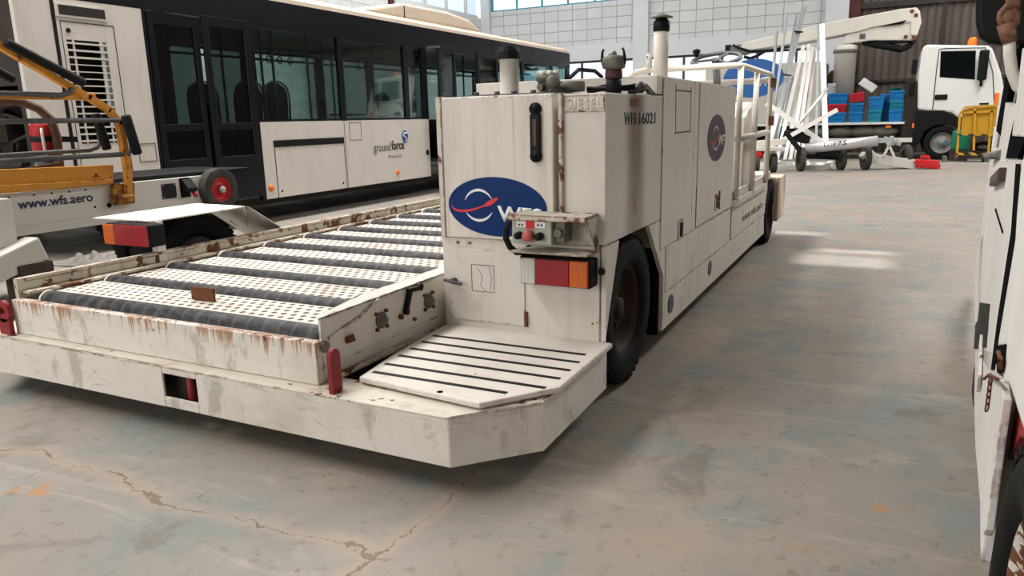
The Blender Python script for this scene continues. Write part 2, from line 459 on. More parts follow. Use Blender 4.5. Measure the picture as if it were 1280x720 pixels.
def text(body, fit, o, ux, uy, mat, name, parent, depth=.002, bold=0.0, spacing=1.0, shear=0.0):
    """lettering fitted to fit=(width, height), starting at o, running along ux"""
    cu = bpy.data.curves.new(name, 'FONT'); cu.body = body; cu.extrude = 0.0; cu.offset = bold
    cu.space_character = spacing; cu.shear = shear; cu.resolution_u = 3
    ob = bpy.data.objects.new(name, cu); col.objects.link(ob); bpy.context.view_layer.update()
    me = bpy.data.meshes.new_from_object(ob.evaluated_get(bpy.context.evaluated_depsgraph_get()))
    bpy.data.objects.remove(ob)
    xs = [v.co.x for v in me.vertices]; ys = [v.co.y for v in me.vertices]
    x0, x1, y0, y1 = min(xs), max(xs), min(ys), max(ys)
    ux = Vector(ux).normalized(); uy = Vector(uy).normalized(); nn = ux.cross(uy)
    off = Vector((0, 0, 0))
    if parent is not None and parent.get('_w'): off = Vector(ORG[parent['_o']])
    if parent is not None and parent.parent is not None and parent.parent.get('_w'): off = Vector(ORG[parent.parent['_o']])
    for v in me.vertices:
        a = (v.co.x - x0) / (x1 - x0) * fit[0]; b = (v.co.y - y0) / (y1 - y0) * fit[1]
        v.co = Vector(o) + ux * a + uy * b + nn * depth - off
    me.materials.clear(); me.materials.append(mat)
    r = bpy.data.objects.new(name, me); col.objects.link(r)
    if parent is not None: r.parent = parent
    md = r.modifiers.new('solid', 'SOLIDIFY'); md.thickness = depth * .9; md.offset = -1
    return r
_bld = MB.build
def _build(s, name, mat, parent=None, bevel=0, seg=2):
    # sub-parts: their part carries no marker itself, the thing does
    if parent is not None and not parent.get('_w') and parent.parent is not None and parent.parent.get('_w'):
        ox, oy, oz = ORG[parent.parent['_o']]
        s.v = [(x - ox, y - oy, z - oz) for x, y, z in s.v]
    return _bld(s, name, mat, parent, bevel, seg)
MB.build = _build

def struct(o): o['kind'] = 'structure'; return o

def wheel(parent, o, ax, r, w, rim_mat=None, tyre_mat=None, rr=.6, name='wheel', spokes=5, holes=None):
    """tyre with rounded shoulders, dished rim, hub and bolts; ax points outward"""
    rim_mat = rim_mat or M['rim_dark']; tyre_mat = tyre_mat or M['tyre']
    ri = r * rr; h = w / 2; ax = Vector(ax).normalized(); o = Vector(o)
    rim = MB().lathe([(ri * 1.0, -h * .8), (ri * 1.02, h * .78), (ri * .96, h * .80), (ri * .88, h * .55), (ri * .84, h * .25), (ri * .55, h * .30), (ri * .50, h * .42), (ri * .26, h * .42), (ri * .24, h * .62), (.0, h * .64)], o, ax)
    u = ax.cross(Vector((0, 0, 1))).normalized(); w_ = ax.cross(u)
    for k in range(spokes):
        a = 2 * PI * k / spokes
        c = o + (u * math.cos(a) + w_ * math.sin(a)) * ri * .38
        rim.cyl(c + ax * h * .4, c + ax * h * .52, ri * .045, n=6)
    ro = rim.build(name, rim_mat, parent)
    t = MB().lathe([(ri * .98, -h * .82), (ri * 1.1, -h * .98), (r * .90, -h), (r * .975, -h * .86), (r, -h * .5), (r, h * .5), (r * .975, h * .86), (r * .90, h), (ri * 1.1, h * .98), (ri * .98, h * .82), (ri * .98, -h * .82)], o, ax, 40, True, False)
    n = 40
    for k in range(n):   # shoulder lugs
        a = 2 * PI * k / n
        d = u * math.cos(a) + w_ * math.sin(a)
        for sgn in (-1, 1):
            p = o + d * r * .955 + ax * (sgn * h * .70)
            t.obox(p, p + d * r * .034, r * .085, w * .24, up=ax)
    t.build('tyre', tyre_mat, ro)
    return ro

# ================================================================== camera
PITCH_ROWS = ((0.894533, 0.44642, -0.022796), (0.078989, -0.208061, -0.974921), (-0.439968, 0.870299, -0.22138))
cam = bpy.data.cameras.new('camera'); co = bpy.data.objects.new('camera', cam); col.objects.link(co)
r_, d_, f_ = (Vector(r) for r in PITCH_ROWS)
mw = Matrix((r_, -d_, -f_)).transposed().to_4x4(); mw.translation = Vector((0, 0, 1.2))
co.matrix_world = mw; cam.sensor_width = 36; cam.lens = 926.167 * 36 / 1280; cam.clip_start = .02; cam.clip_end = 200
scene.camera = co

# ================================================================== cargo loader
XS = -.972; CF = 2.76
L = wthing('cargo_loader', 'low white rust-streaked cargo loader with black roller deck and tall tank cabinet', 'cargo loader', (-2.7, 1.9, 0))
# chassis: a hollow front beam with a pocket hole, chamfered corners and sides
zb, zt = .101, .275
m = MB(); yf = 1.882; th = .012
hx0, hx1, hz0, hz1 = -2.53, -2.338, .146, .242
m.box((-3.67, yf, zb), (hx0, yf + th, zt)).box((hx1, yf, zb), (-1.192, yf + th, zt))
m.box((hx0, yf, zb), (hx1, yf + th, hz0)).box((hx0, yf, hz1), (hx1, yf + th, zt))
def plate(m, a, b, t=.012, z0=zb, z1=zt):
    a = Vector((*a, z0)); b = Vector((*b, z0)); d = (b - a).normalized(); n = Vector((-d.y, d.x, 0)) * t
    m.prism([a, b, b + Vector((0, 0, z1 - z0)), a + Vector((0, 0, z1 - z0))], n)
plate(m, (-1.192, yf), (XS, 2.12)); plate(m, (XS, 2.12), (XS, 2.775)); plate(m, (-4.06, 2.3), (-3.67, yf)); plate(m, (-4.06, 7.6), (-4.06, 2.3))
m.build('chassis_frame', M['chassis'], L, .004); m = MB()
m.prism([(-3.67, yf - .0005, zt), (-1.192, yf, zt), (XS, 2.12, zt), (XS, 2.3, zt), (-1.66, 2.06, zt), (-3.6, 2.06, zt), (-4.06, 2.5, zt), (-4.06, 2.3, zt)], (0, 0, -.008))
m.build('chassis_flange', paint('flange_paint', (.62, .57, .49), .8, .75, 0, .7), L, .002)
m = MB().box((-3.95, 2.12, .12), (-1.8, 7.5, .26)).box((-2.62, 1.94, .11), (-2.24, 2.12, .27)).box((-1.70, 2.72, .12), (-1.40, 7.4, .29))  # middle box: dark back plate added to keep the pocket hole dark
m.build('chassis_rails', M['dark_machinery'], L)
m = MB().cyl((-2.405, 1.915, .12), (-2.405, 1.915, .268), .018); m.build('tow_pin', M['red'], L)
# red lifting lugs
def lug(x, w=.03):
    pts = [(x, 1.90, .27), (x, 1.95, .27), (x, 1.95, .41)] + [(x, 1.925 + .025 * math.cos(a), .41 + .028 * math.sin(a)) for a in [PI * k / 8 for k in range(9)]] + [(x, 1.90, .27)]
    return MB().prism(pts[:-1], (w, 0, 0))
lug(-1.69, .022).build('lug', M['red'], L, .003)
pts = [(-3.66, 1.92, .275), (-3.60, 1.92, .275), (-3.56, 1.92, .40)] + [(-3.615 + .05 * math.cos(a), 1.92, .40 + .05 * math.sin(a)) for a in [PI * k / 8 for k in range(9)]]
m = MB()
# ring-shaped lug: plate with an eye
n = 24; cx, cz = -3.625, .385
outer = [(cx + .048 * math.cos(a), cz + .052 * math.sin(a)) for a in [2 * PI * k / n for k in range(n)]]
inner = [(cx + .019 * math.cos(a), cz + .021 * math.sin(a)) for a in [2 * PI * k / n for k in range(n)]]
v = []
for y in (1.915, 1.935):
    v += [(p[0], y, p[1]) for p in outer] + [(p[0], y, p[1]) for p in inner]
f = []
for k in range(n):
    j = (k + 1) % n
    f += [(k, j, n + j, n + k), (2 * n + k, 3 * n + k, 3 * n + j, 2 * n + j), (k, 2 * n + k, 2 * n + j, j), (n + k, n + j, 3 * n + j, 3 * n + k)]
m.add(v, f).box((cx - .04, 1.915, .275), (cx + .04, 1.935, .35)); m.build('lug', M['red'], L)
# conveyor module
bx0, bx1, by0 = -3.6, -1.78, 1.95
m = MB().box((bx0, by0, .276), (bx1 - .0005, by0 + .035, .437))
m.build('box_front', M['box_front'], L, .004)
MB().box((bx0 + .01, 1.984, .39), (bx1 - .02, 1.992, .4365)).build('box_lip', M['paint_step'], L)
m = MB().prism([(bx1, 1.986, .276), (bx1, 5.6, .276), (bx1, 5.6, .522), (bx1, 1.986, .522)], (-.012, 0, 0))
m.prism([(bx1, 1.976, .522), (bx1, 5.6, .522), (-1.875, 5.6, .522), (-1.875, 2.35, .522), (-1.82, 2.05, .522)], (0, 0, -.008))
m.prism([(-1.875, 2.35, .522), (-1.875, 5.6, .522), (-1.875, 5.6, .45), (-1.875, 2.35, .45)], (.008, 0, 0))
m.obox((-1.775, 2.02, .435), (-1.775, 2.20, .468), .010, .012).obox((-1.775, 2.20, .468), (-1.775, 2.33, .515), .010, .010)
m.obox((-1.774, 1.97, .335), (-1.774, 2.76, .335), .006, .005)
m.build('side_rail', M['paint_step'], L, .003)
m = MB().box((-1.80, 1.99, .276), (-1.765, 2.76, .284)).box((-1.765, 1.99, .276), (-1.755, 2.76, .300)).box((-1.765, 2.76, .276), (-1.755, 5.5, .3))
m.build('lower_ledge', M['paint_edge'], L)
m = MB().box((-3.625, 1.985, .43), (-3.592, 6.5, .528)).box((-3.592, 2.0, .455), (-3.53, 6.5, .470)).box((-3.592, 2.02, .512), (-3.582, 6.5, .528)).box((-3.625, 1.985, .28), (-3.61, 6.5, .44))
m.build('side_rail', M['rail_rust'], L, .003)
for y, z in ((2.34, .424), (2.69, .423)):
    m = MB().lathe([(.034, 0), (.034, .006), (.026, .010), (.026, .016), (.018, .018), (.016, .028), (0, .028)], (bx1, y, z), (1, 0, 0))
    bb = m.build('bearing_flange', M['cast'], L)
    for a in (45, 135, 225, 315):
        m = MB().cyl((bx1, y + .046 * math.cos(R_ := math.radians(a)), z + .046 * math.sin(R_)), (bx1 + .012, y + .046 * math.cos(R_), z + .046 * math.sin(R_)), .008, n=6)
        m.build('bolt', M['rust'], bb)
MB().lathe([(.022, 0), (.022, .008), (.014, .012), (0, .012)], (bx1, 1.998, .41), (1, 0, 0)).build('end_bearing', M['cast'], L)
m = MB().obox((-1.768, 2.54, .508), (-1.768, 2.50, .418), .022, .018, up=(1, 0, 0)).obox((-1.765, 2.60, .502), (-1.765, 2.52, .508), .02, .018).cyl((-1.78, 2.61, .505), (-1.755, 2.61, .505), .016)
m.cyl((-1.775, 2.50, .42), (-1.755, 2.50, .42), .013)
m.build('latch_handle', M['black'], L, .002)
for a, b, r in (((-1.78, 2.47, .405), (-1.765, 2.47, .405), .011), ((-1.78, 2.57, .37), (-1.768, 2.57, .37), .008), ((-1.78, 2.12, .40), (-1.755, 2.14, .41), .014)): MB().cyl(a, b, r).build('rusty_fastener', M['rust'], L)
# perforated deck and rollers
m = MB(); rp = .365; ry0 = 2.035
for k in range(13):
    y0 = ry0 + rp * k + .046; y1 = y0 + rp - .092
    m.box((-3.535, y0, .438), (-1.87, y1, .450)); m.box((-3.535, y0 - .001, .40), (-1.87, y0 + .006, .448)); m.box((-3.535, y1 - .006, .40), (-1.87, y1 + .001, .448))
m.build('perforated_deck', M['deck'], L, .004)
MB().box((-3.59, 2.0, .30), (-1.80, 6.6, .36)).build('deck_pan', M['dark_machinery'], L)
rl = None
for k in range(13):
    y = ry0 + rp * k
    if k == 0:
        x0, x1 = -3.45, -1.80
    else: x0, x1 = -3.51, -1.86
    m = MB().lathe([(0, 0), (.044, 0), (.048, .012), (.048, x1 - x0 - .012), (.044, x1 - x0), (0, x1 - x0)], (x0, y, .428), (1, 0, 0), 24)
    ro = m.build('roller', M['roller'], L)
    MB().lathe([(.044, -.012), (.050, .0), (.050, .006), (.046, .010)], (x0, y, .428), (1, 0, 0), 24).build('roller_collar', M['rail_collar'] if 'rail_collar' in M else M['paint_rail'], ro)
# flip-up stop
m = MB().box((-2.725, 2.225, .452), (-2.585, 2.237, .512)); m.box((-2.725, 2.237, .452), (-2.70, 2.27, .50)); m.build('cargo_stop', M['rust'], L, .003)
# step plate with anti-slip strips
st = [(-1.655, 2.025), (-1.127, 1.974), (-.945, 2.215), (-.945, 2.77), (-1.735, 2.77), (-1.70, 2.30)]
m = MB().prism([(x, y, .303) for x, y in st], (0, 0, -.022)); m.build('step_plate', M['paint_step'], L, .006)
strips = [((-1.640, 2.090), (-1.085, 2.090)), ((-1.655, 2.185), (-.985, 2.185)), ((-1.665, 2.290), (-.975, 2.290)), ((-1.675, 2.385), (-.975, 2.385)), ((-1.685, 2.483), (-.978, 2.483)), ((-1.690, 2.578), (-.99, 2.578))]
for a, b in strips:
    MB().box((a[0], a[1] - .010, .303), (b[0], a[1] + .010, .3045)).build('grip_strip', M['seal'], L)
MB().cyl((-1.30, 2.01, .3035), (-1.30, 2.01, .3042), .011, n=14).build('drain_hole', M['hole'], L)
# ---- lower cabinet (front)
m = MB().box((-1.735, CF, .29), (-1.0, 2.785, .703)).box((-1.735, 2.78, .29), (-1.30, 3.56, .703))
m.build('lower_cabinet', M['paint'], L, .004)
m = MB().box((-1.70, CF - .006, .336), (-1.333, CF, .658)); d = m.build('cabinet_door', M['paint'], L, .003)
MB().cyl((-1.675, CF - .006, .512), (-1.675, CF - .03, .512), .014).obox((-1.715, CF - .032, .517), (-1.625, CF - .032, .503), .014, .016, up=(0, 1, 0)).build('door_handle', M['greysteel'], d, .004)
m = MB()
for a, b in (((-1.585, .628 - .04), (-1.585 + .0, .47)),):
    pass
q = [(-1.588, .59), (-1.478, .59), (-1.478, .472), (-1.588, .472)]
for i in range(4):
    a, b = q[i], q[(i + 1) % 4]; m.obox((a[0], CF - .0065, a[1]), (b[0], CF - .0065, b[1]), .002, .002)
m.tube([(-1.56, CF - .0065, .58), (-1.535, CF - .0065, .54), (-1.545, CF - .0065, .50), (-1.52, CF - .0065, .475)], .001, 4).tube([(-1.50, CF - .0065, .585), (-1.49, CF - .0065, .53), (-1.50, CF - .0065, .48)], .001, 4)
m.build('sticker_residue', M['greysteel'], d)
m = MB().box((-1.335, CF - .012, .335), (-1.322, CF - .001, .40)).box((-1.335, CF - .012, .60), (-1.322, CF - .001, .645)); m.build('hinge', M['rust'], L)
for x in (-1.655, -1.595): MB().cyl((x, CF, .683), (x, CF - .006, .683), .007, n=8).build('bolt', M['cast'], L)
MB().cyl((-1.625, CF, .683), (-1.625, CF - .003, .683), .018, n=20).build('vent_cap', M['paint_clean'], L)
# front panel beside the wheel
m = MB().prism([(XS, CF, .30), (XS, CF, .703), (XS, 2.92, .700), (XS, 2.765, .33)], (-.02, 0, 0)); m.build('arch_front_panel', M['paint_clean'], L)
# ---- upper left tank
m = MB().box((-1.705, CF - .015, .706), (-1.19, 3.44, 1.297)); m.build('hydraulic_tank', M['tank_front'], L, .006)
m = MB().box((-1.728, CF - .02, .703), (-1.703, CF + .03, 1.300)); m.build('tank_flange', M['paint_edge'], L, .003)
MB().box((-1.19, 2.85, .706), (-1.158, 3.44, 1.27)).build('tank_gap', M['dark_machinery'], L)
MB().box((-1.705, CF + .01, .695), (-1.0, CF + .3, .707)).build('tank_sill', M['rust'], L)
# sight gauge
m = MB().box((-1.287, CF - .030, 1.06), (-1.239, CF - .016, 1.222)); g = m.build('sight_gauge', M['black'], L, .008)
for z in (1.055, 1.24):
    MB().lathe([(.0245, 0), (.0245, .013), (.020, .016), (.009, .016), (.008, .022), (0, .022)], (-1.263, CF - .015, z), (0, -1, 0), 20).build('gauge_end', M['black'], g)
MB().box((-1.272, CF - .0335, 1.095), (-1.254, CF - .030, 1.20)).build('gauge_glass', plain('brown_gauge_glass', (.045, .022, .014), .4), g, .002)
# logo oval on the tank
yl = CF - .0152
m = MB().ellipse((-1.452, yl, .845), (.232, 0, -.012), (.012, 0, .124), (0, -.002, 0), 56); lg = m.build('logo_oval', M['navy'], L)
def arc_band(cx, cz, r, a0, a1, w, y, sx=1.0):
    n = 18; pts = []
    for k in range(n + 1):
        t = a0 + (a1 - a0) * k / n; pts.append((cx + sx * r * math.cos(t), y, cz + r * math.sin(t)))
    for k in range(n, -1, -1):
        t = a0 + (a1 - a0) * k / n; ww = w * math.sin(PI * k / n) ** .7; pts.append((cx + sx * (r - ww) * math.cos(t), y, cz + (r - ww) * math.sin(t)))
    return pts
def band_mesh(top, bot, y, th):
    m = MB(); n = len(top); v = []
    for p in top: v.append((p[0], y, p[1]))
    for p in bot: v.append((p[0], y, p[1]))
    m.add(v, [(i, i + 1, n + i + 1, n + i) for i in range(n - 1)]); return m
def swoosh(cx, cz, s, y):
    top = []; bot = []
    P0_, P1_, P2_, P3_ = (-.115, .012), (-.13, -.045), (.0, -.035), (.115, .035)
    for k in range(21):
        t = k / 20
        x = (1 - t) ** 3 * P0_[0] + 3 * (1 - t) ** 2 * t * P1_[0] + 3 * (1 - t) * t * t * P2_[0] + t ** 3 * P3_[0]
        z = (1 - t) ** 3 * P0_[1] + 3 * (1 - t) ** 2 * t * P1_[1] + 3 * (1 - t) * t * t * P2_[1] + t ** 3 * P3_[1]
        w = .0015 + .005 * math.sin(PI * t) ** .8 * (1 - .55 * t)
        if t > .8: w = .004 + .011 * math.sin(PI * (t - .8) / .2) * .7
        top.append((cx + x * s, cz + (z + w) * s)); bot.append((cx + x * s, cz + (z - w) * s))
    return band_mesh(top, bot, y, 0)
def arcs(cx, cz, r, y):
    m = MB()
    for a0, a1 in ((math.radians(20), math.radians(165)), (math.radians(205), math.radians(338))):
        n = 20; top = []; bot = []
        for k in range(n + 1):
            t = a0 + (a1 - a0) * k / n; w = .16 * r * math.sin(PI * k / n) ** .7
            top.append((cx + r * math.cos(t), cz + r * math.sin(t))); bot.append((cx + (r - w) * math.cos(t), cz + (r - w) * math.sin(t)))
        mm = band_mesh(top, bot, y, 0); m.add(mm.v, mm.f)
    return m
arcs(-1.535, .850, .070, yl - .003).build('logo_globe', M['logo_white'], lg)
swoosh(-1.555, .848, .98, yl - .0036).build('logo_swoosh', M['logo_red'], lg)
text('WFS', (.205, .066), (-1.447, yl - .003, .786), (1, 0, -.04), (.02, 0, 1), M['logo_white'], 'logo_lettering', lg, .001, .028)
# ---- upper right tank
m = MB().box((-1.157, CF - .012, .706), (XS - .0, 3.545, 1.293)); m.build('fuel_tank', M['tank_side'], L, .004)
m = MB().box((-1.164, CF - .028, .72), (-1.146, CF + .02, 1.296)); m.build('tank_flange', M['paint_edge'], L, .003)
m = MB().box((-1.143, CF - .0155, 1.223), (-.977, CF - .012, 1.286)); pl = m.build('fuel_plate', M['paint_edge'], L, .002)
text('DIESEL', (.150, .040), (-1.136, CF - .0156, 1.233), (1, 0, 0), (0, 0, 1), M['paint'], 'fuel_lettering', pl, .002, .01, 1.1)
MB().box((XS, 3.05, 1.245), (XS + .003, 3.16, 1.275)).build('faded_plate', M['rust'], L)
text('WFS', (.17, .052), (XS, 2.965, 1.168), (0, 1, 0), (0, 0, 1), M['ink'], 'stencil_lettering', L, .0012, .03, 1.05)
text('16021', (.25, .052), (XS, 3.175, 1.168), (0, 1, 0), (0, 0, 1), M['ink'], 'stencil_lettering', L, .0012, .03, 1.05)
# tail lamp cluster
m = MB().box((-1.318, CF - .085, .540), (-1.006, CF, .658)); tl = m.build('tail_lamp', M['black'], L, .010, 3)
MB().box((-1.312, CF - .098, .546), (-1.240, CF - .083, .652)).build('reverse_lens', M['lens_clear'], tl, .006)
m = MB().box((-1.240, CF - .100, .546), (-1.093, CF - .083, .652)); m.build('brake_lens', M['lens_red'], tl, .004)
MB().box((-1.093, CF - .098, .546), (-1.014, CF - .083, .652)).build('indicator_lens', M['lens_amber'], tl, .006)
MB().cyl((-.99, CF, .60), (-.985, CF - .02, .60), .014, n=10).build('lamp_grommet', M['seal'], L)
# pendant control box under its folded hood
m = MB().box((-1.335, CF - .145, .828), (-1.0, CF - .012, .834)).prism([(-1.31, CF - .012, .70), (-1.0, CF - .012, .70), (-1.0, CF - .012, .83), (-1.31, CF - .012, .83)], (0, -.004, 0))
m.box((-1.335, CF - .145, .680), (-1.0, CF - .0, .686)).prism([(-1.0, CF - .145, .828), (-1.0, CF, .828), (-1.0, CF, .69), (-1.0, CF - .04, .69)], (-.004, 0, 0)).box((-1.335, CF - .148, .812), (-1.335 + .33, CF - .142, .830))
m.build('control_hood', M['paint_edge'], L, .002)
m = MB().box((-1.322, CF - .135, .716), (-1.150, CF - .06, .818)); cb = m.build('control_box', M['switch_box'], L, .005)
m = MB().box((-1.15, CF - .11, .725), (-1.105, CF - .03, .81)); m.cyl((-1.128, CF - .11, .765), (-1.128, CF - .13, .765), .018, n=12).build('cable_socket', M['cast'], L, .003)
MB().box((-1.30, CF - .1375, .784), (-1.175, CF - .135, .808)).build('symbol_strip', M['logo_white'], cb)
MB().box((-1.258, CF - .139, .780), (-1.220, CF - .136, .811)).build('red_label', M['redbright'], cb)
m = MB()
for x, z in ((-1.288, .793), (-1.274, .793), (-1.205, .795), (-1.19, .795)): m.box((x - .004, CF - .1385, z - .004), (x + .004, CF - .1375, z + .004))
m.build('symbol', M['ink'], cb)
for x, r, mt, nm in ((-1.286, .015, 'black', 'knob'), (-1.244, .023, 'red_button', 'push_button'), (-1.196, .016, 'black', 'knob')):
    if mt == 'red_button': mm = plain('faded_red_button', (.42, .10, .10), .5, 0, .1)
    else: mm = M['black']
    MB().lathe([(r, 0), (r, .022), (r * .85, .032), (0, .034)], (x, CF - .135, .752), (0, -1, 0), 20).build(nm, mm, cb)
MB().tube([(-1.322, CF - .10, .80), (-1.345, CF - .11, .795), (-1.358, CF - .11, .765), (-1.362, CF - .11, .73), (-1.350, CF - .10, .695), (-1.325, CF - .09, .672), (-1.31, CF - .06, .668), (-1.305, CF - .01, .68)], .013, 12).build('control_cable', M['seal'], L)
# ---- top of the tanks
m = MB().box((-1.62, 2.84, 1.298), (-1.22, 3.40, 1.306)); m.build('tank_cover', M['greysteel'], L)
for x in (-1.60, -1.50, -1.42, -1.33, -1.25): MB().cyl((x, 2.87, 1.306), (x, 2.87, 1.318), .012, n=6).build('cover_bolt', M['greysteel'], L)
m = MB().lathe([(.046, 1.298), (.046, 1.305), (.041, 1.310), (.041, 1.463), (.043, 1.463)], (-1.505, 3.0, 0), (0, 0, 1)); bs = m.build('breather_stack', M['paint_clean'], L)
m = MB().lathe([(.044, 1.455), (.054, 1.456), (.050, 1.485), (.040, 1.507), (.0, 1.508)], (-1.505, 3.0, 0), (0, 0, 1), 16, False); m.build('breather_cap', M['seal'], bs)
m = MB().lathe([(.055, 1.298), (.055, 1.31), (.045, 1.315), (.045, 1.36), (.052, 1.362), (.052, 1.385), (.040, 1.39), (0, 1.39)], (-1.365, 3.1, 0), (0, 0, 1)); fl = m.build('oil_filter_head', M['cast'], L)
m = MB()
for k in range(7): a = 2 * PI * k / 7; m.sphere((-1.365 + .035 * math.cos(a), 3.1 + .035 * math.sin(a), 1.394), (.016, .016, .012), 10)
m.cyl((-1.365, 3.1, 1.38), (-1.365, 3.1, 1.405), .018); m.build('filter_cap', M['paint_rail'], fl)
MB().lathe([(.030, 0), (.030, .02), (.022, .03), (0, .03)], (-1.31, 3.03, 1.352), (.3, -1, 0), 20).cyl((-1.34, 3.06, 1.352), (-1.31, 3.03, 1.352), .018).cyl((-1.375, 3.03, 1.335), (-1.375, 3.06, 1.335), .014).build('valve', M['cast'], fl)
MB().tube([(-1.33, 3.1, 1.335), (-1.26, 3.1, 1.335), (-1.20, 3.11, 1.335)], [.026, .026, .022], 14).build('return_pipe', M['cast'], fl)
MB().tube([(-1.22, 3.2, 1.315), (-1.15, 3.22, 1.33), (-1.05, 3.25, 1.325), (-.99, 3.27, 1.335)], .014, 10).tube([(-1.2, 3.14, 1.325), (-1.1, 3.18, 1.32), (-1.0, 3.2, 1.33)], .010, 8).build('hydraulic_hose', M['seal'], L)
MB().sphere((-.995, 3.26, 1.325), (.026, .03, .026)).cyl((-1.02, 3.2, 1.3), (-.99, 3.26, 1.33), .016).build('hose_clamp', M['greysteel'], L)
m = MB().prism([(-1.0, 3.38, 1.30), (-.98, 3.38, 1.30), (-1.0, 3.3, 1.345)], (0, .08, 0)); m.build('dark_wedge', M['seal'], L)  # black wedge in place of the dark hollow under the cabinet edge
m = MB().lathe([(.033, 1.29), (.033, 1.362)], (-1.063, 3.1, 0), (0, 0, 1)); fp = m.build('filler_pipe', M['seal'], L)
MB().lathe([(.034, 1.360), (.037, 1.365), (.036, 1.392), (.030, 1.398)], (-1.063, 3.1, 0), (0, 0, 1)).build('hose_band', plain('dark_red_rubber', (.075, .03, .03), .6), fp)
MB().lathe([(.032, 1.396), (.048, 1.403), (.049, 1.432), (.046, 1.445), (.036, 1.452), (.012, 1.456), (0, 1.456)], (-1.063, 3.1, 0), (0, 0, 1)).cyl((-1.08, 3.09, 1.45), (-1.05, 3.09, 1.463), .010).build('cam_coupling', M['cast'], fp)
for s_ in (-1, 1):
    MB().tube([(-1.063 + s_ * .046, 3.1, 1.415), (-1.063 + s_ * .050, 3.095, 1.44), (-1.063 + s_ * .047, 3.09, 1.468), (-1.063 + s_ * .041, 3.09, 1.480)], [.007, .007, .005, .005], 8).build('coupling_lever', M['black'], fp)

# ---- main engine cabinet
m = MB().prism([(XS, 3.545, .70), (XS, 3.35, .703), (XS, 3.35, .700), (XS, 3.62, .41), (XS, 3.66, .30), (XS, 5.40, .30), (XS, 5.40, .56), (XS, 5.40, 1.385), (XS, 3.545, 1.385)], (-.02, 0, 0))
m = MB().box((-1.93, 3.46, 1.30), (XS - .003, 5.40, 1.385)).box((-1.73, 3.56, .56), (XS - .003, 5.40, 1.31))
m.build('engine_cabinet', M['paint_clean'], L, .004)
m = MB().prism([(XS - .001, 3.545, .56), (XS - .001, 4.175, .56), (XS - .001, 4.175, 1.378), (XS - .001, 3.548, 1.378), (XS - .001, 3.548, .72)], (.006, 0, 0)); m.build('cabinet_panel', M['paint_clean'], L, .002)
m = MB().box((XS - .001, 4.19, .56), (XS + .003, 4.285, 1.378)); m.build('cabinet_strip', M['paint_clean'], L, .002)
m = MB().box((XS - .001, 4.30, .566), (XS + .006, 5.385, 1.374)); pd = m.build('cabinet_panel', M['paint_clean'], L, .002)
m = MB().box((XS - .001, 4.286, .566), (XS + .004, 4.299, .80)); m.build('hinge_strip', M['rust'], L)
m = MB()
for a, b in (((3.76, 1.35), (3.78, 1.11)), ((4.08, 1.35), (4.09, 1.11)), ((3.76, 1.118), (4.09, 1.118)), ((3.77, 1.325), (4.08, 1.325))): m.obox((XS + .0055, a[0], a[1]), (XS + .0055, b[0], b[1]), .003, .012 if a[0] == b[0] else .006)
m.build('sticker_residue', M['greysteel'], L)
m = MB().prism([(XS - .001, 3.66, .318), (XS - .001, 5.385, .318), (XS - .001, 5.385, .554), (XS - .001, 3.66, .554)], (.005, 0, 0)); m.build('lower_panel', M['paint'], L, .002)
m = MB().prism([(XS, 3.352, .703), (XS, 3.545, .703), (XS, 3.66, .56), (XS, 3.66, .12), (XS, 3.625, .12), (XS, 3.625, .41)], (-.02, 0, 0)); m.build('arch_rear_panel', M['paint'], L)
m = MB().box((XS - .02, 3.66, .12), (XS, 7.18, .309)).box((XS - .02, 3.66, .309), (XS - .003, 7.18, .56)); m.build('skirt', M['paint'], L, .003)
m = MB().box((XS - .001, 5.43, .316), (XS + .004, 7.17, .553)); sk = m.build('skirt_panel', M['paint'], L, .002)
text('www.wfs.aero', (1.02, .07), (XS + .004, 5.87, .385), (0, 1, 0), (0, 0, 1), M['ink'], 'side_lettering', sk, .001, .01)
m = MB().cyl((XS, 3.78, .23), (XS + .006, 3.78, .23), .05, n=24); m.build('vent_disc', M['greysteel'], L)
MB().cyl((XS, 4.75, .24), (XS + .004, 4.75, .24), .05, n=20).build('rub_mark', M['greysteel'], L)
for y, z in ((3.93, .60), (4.86, .645)):
    m = MB().box((XS + .005, y - .055, z - .045), (XS + .009, y + .055, z + .06)); h = m.build('latch_plate', M['paint_edge'], L)
    MB().box((XS + .008, y - .02, z - .03), (XS + .016, y + .02, z + .045)).build('latch', M['seal'] if y < 4.5 else M['rust'], h, .002)
MB().cyl((XS + .01, 4.93, .60), (XS + .01, 4.93, .72), .006, n=8).cyl((XS + .01, 4.86, .655), (XS + .01, 4.93, .655), .005, n=8).build('padlock_bar', M['greysteel'], L)
# sun-faded oval on the cabinet side
m = MB().ellipse((XS + .0062, 4.79, 1.060), (0, .268, -.005), (0, .0, .142), (.002, 0, 0), 48); sl = m.build('faded_logo_oval', plain('faded_side_oval', (.085, .065, .10), .5, 0, .45, 3), L)
mm = arcs(0, 0, .075, 0); mm.v = [(XS + .009, 4.76 + v[0] * 1.2, 1.06 + v[2]) for v in mm.v]; mm.build('logo_globe', M['paint_rail'], sl)
mm = swoosh(0, 0, 1.05, 0); mm.v = [(XS + .0096, 4.74 + v[0] * 1.2, 1.055 + v[2]) for v in mm.v]; mm.build('logo_swoosh', M['logo_red'], sl)
text('WFS', (.22, .07), (XS + .009, 4.83, 1.005), (0, 1, 0), (0, 0, 1), M['paint_rail'], 'logo_lettering', sl, .001, .01)
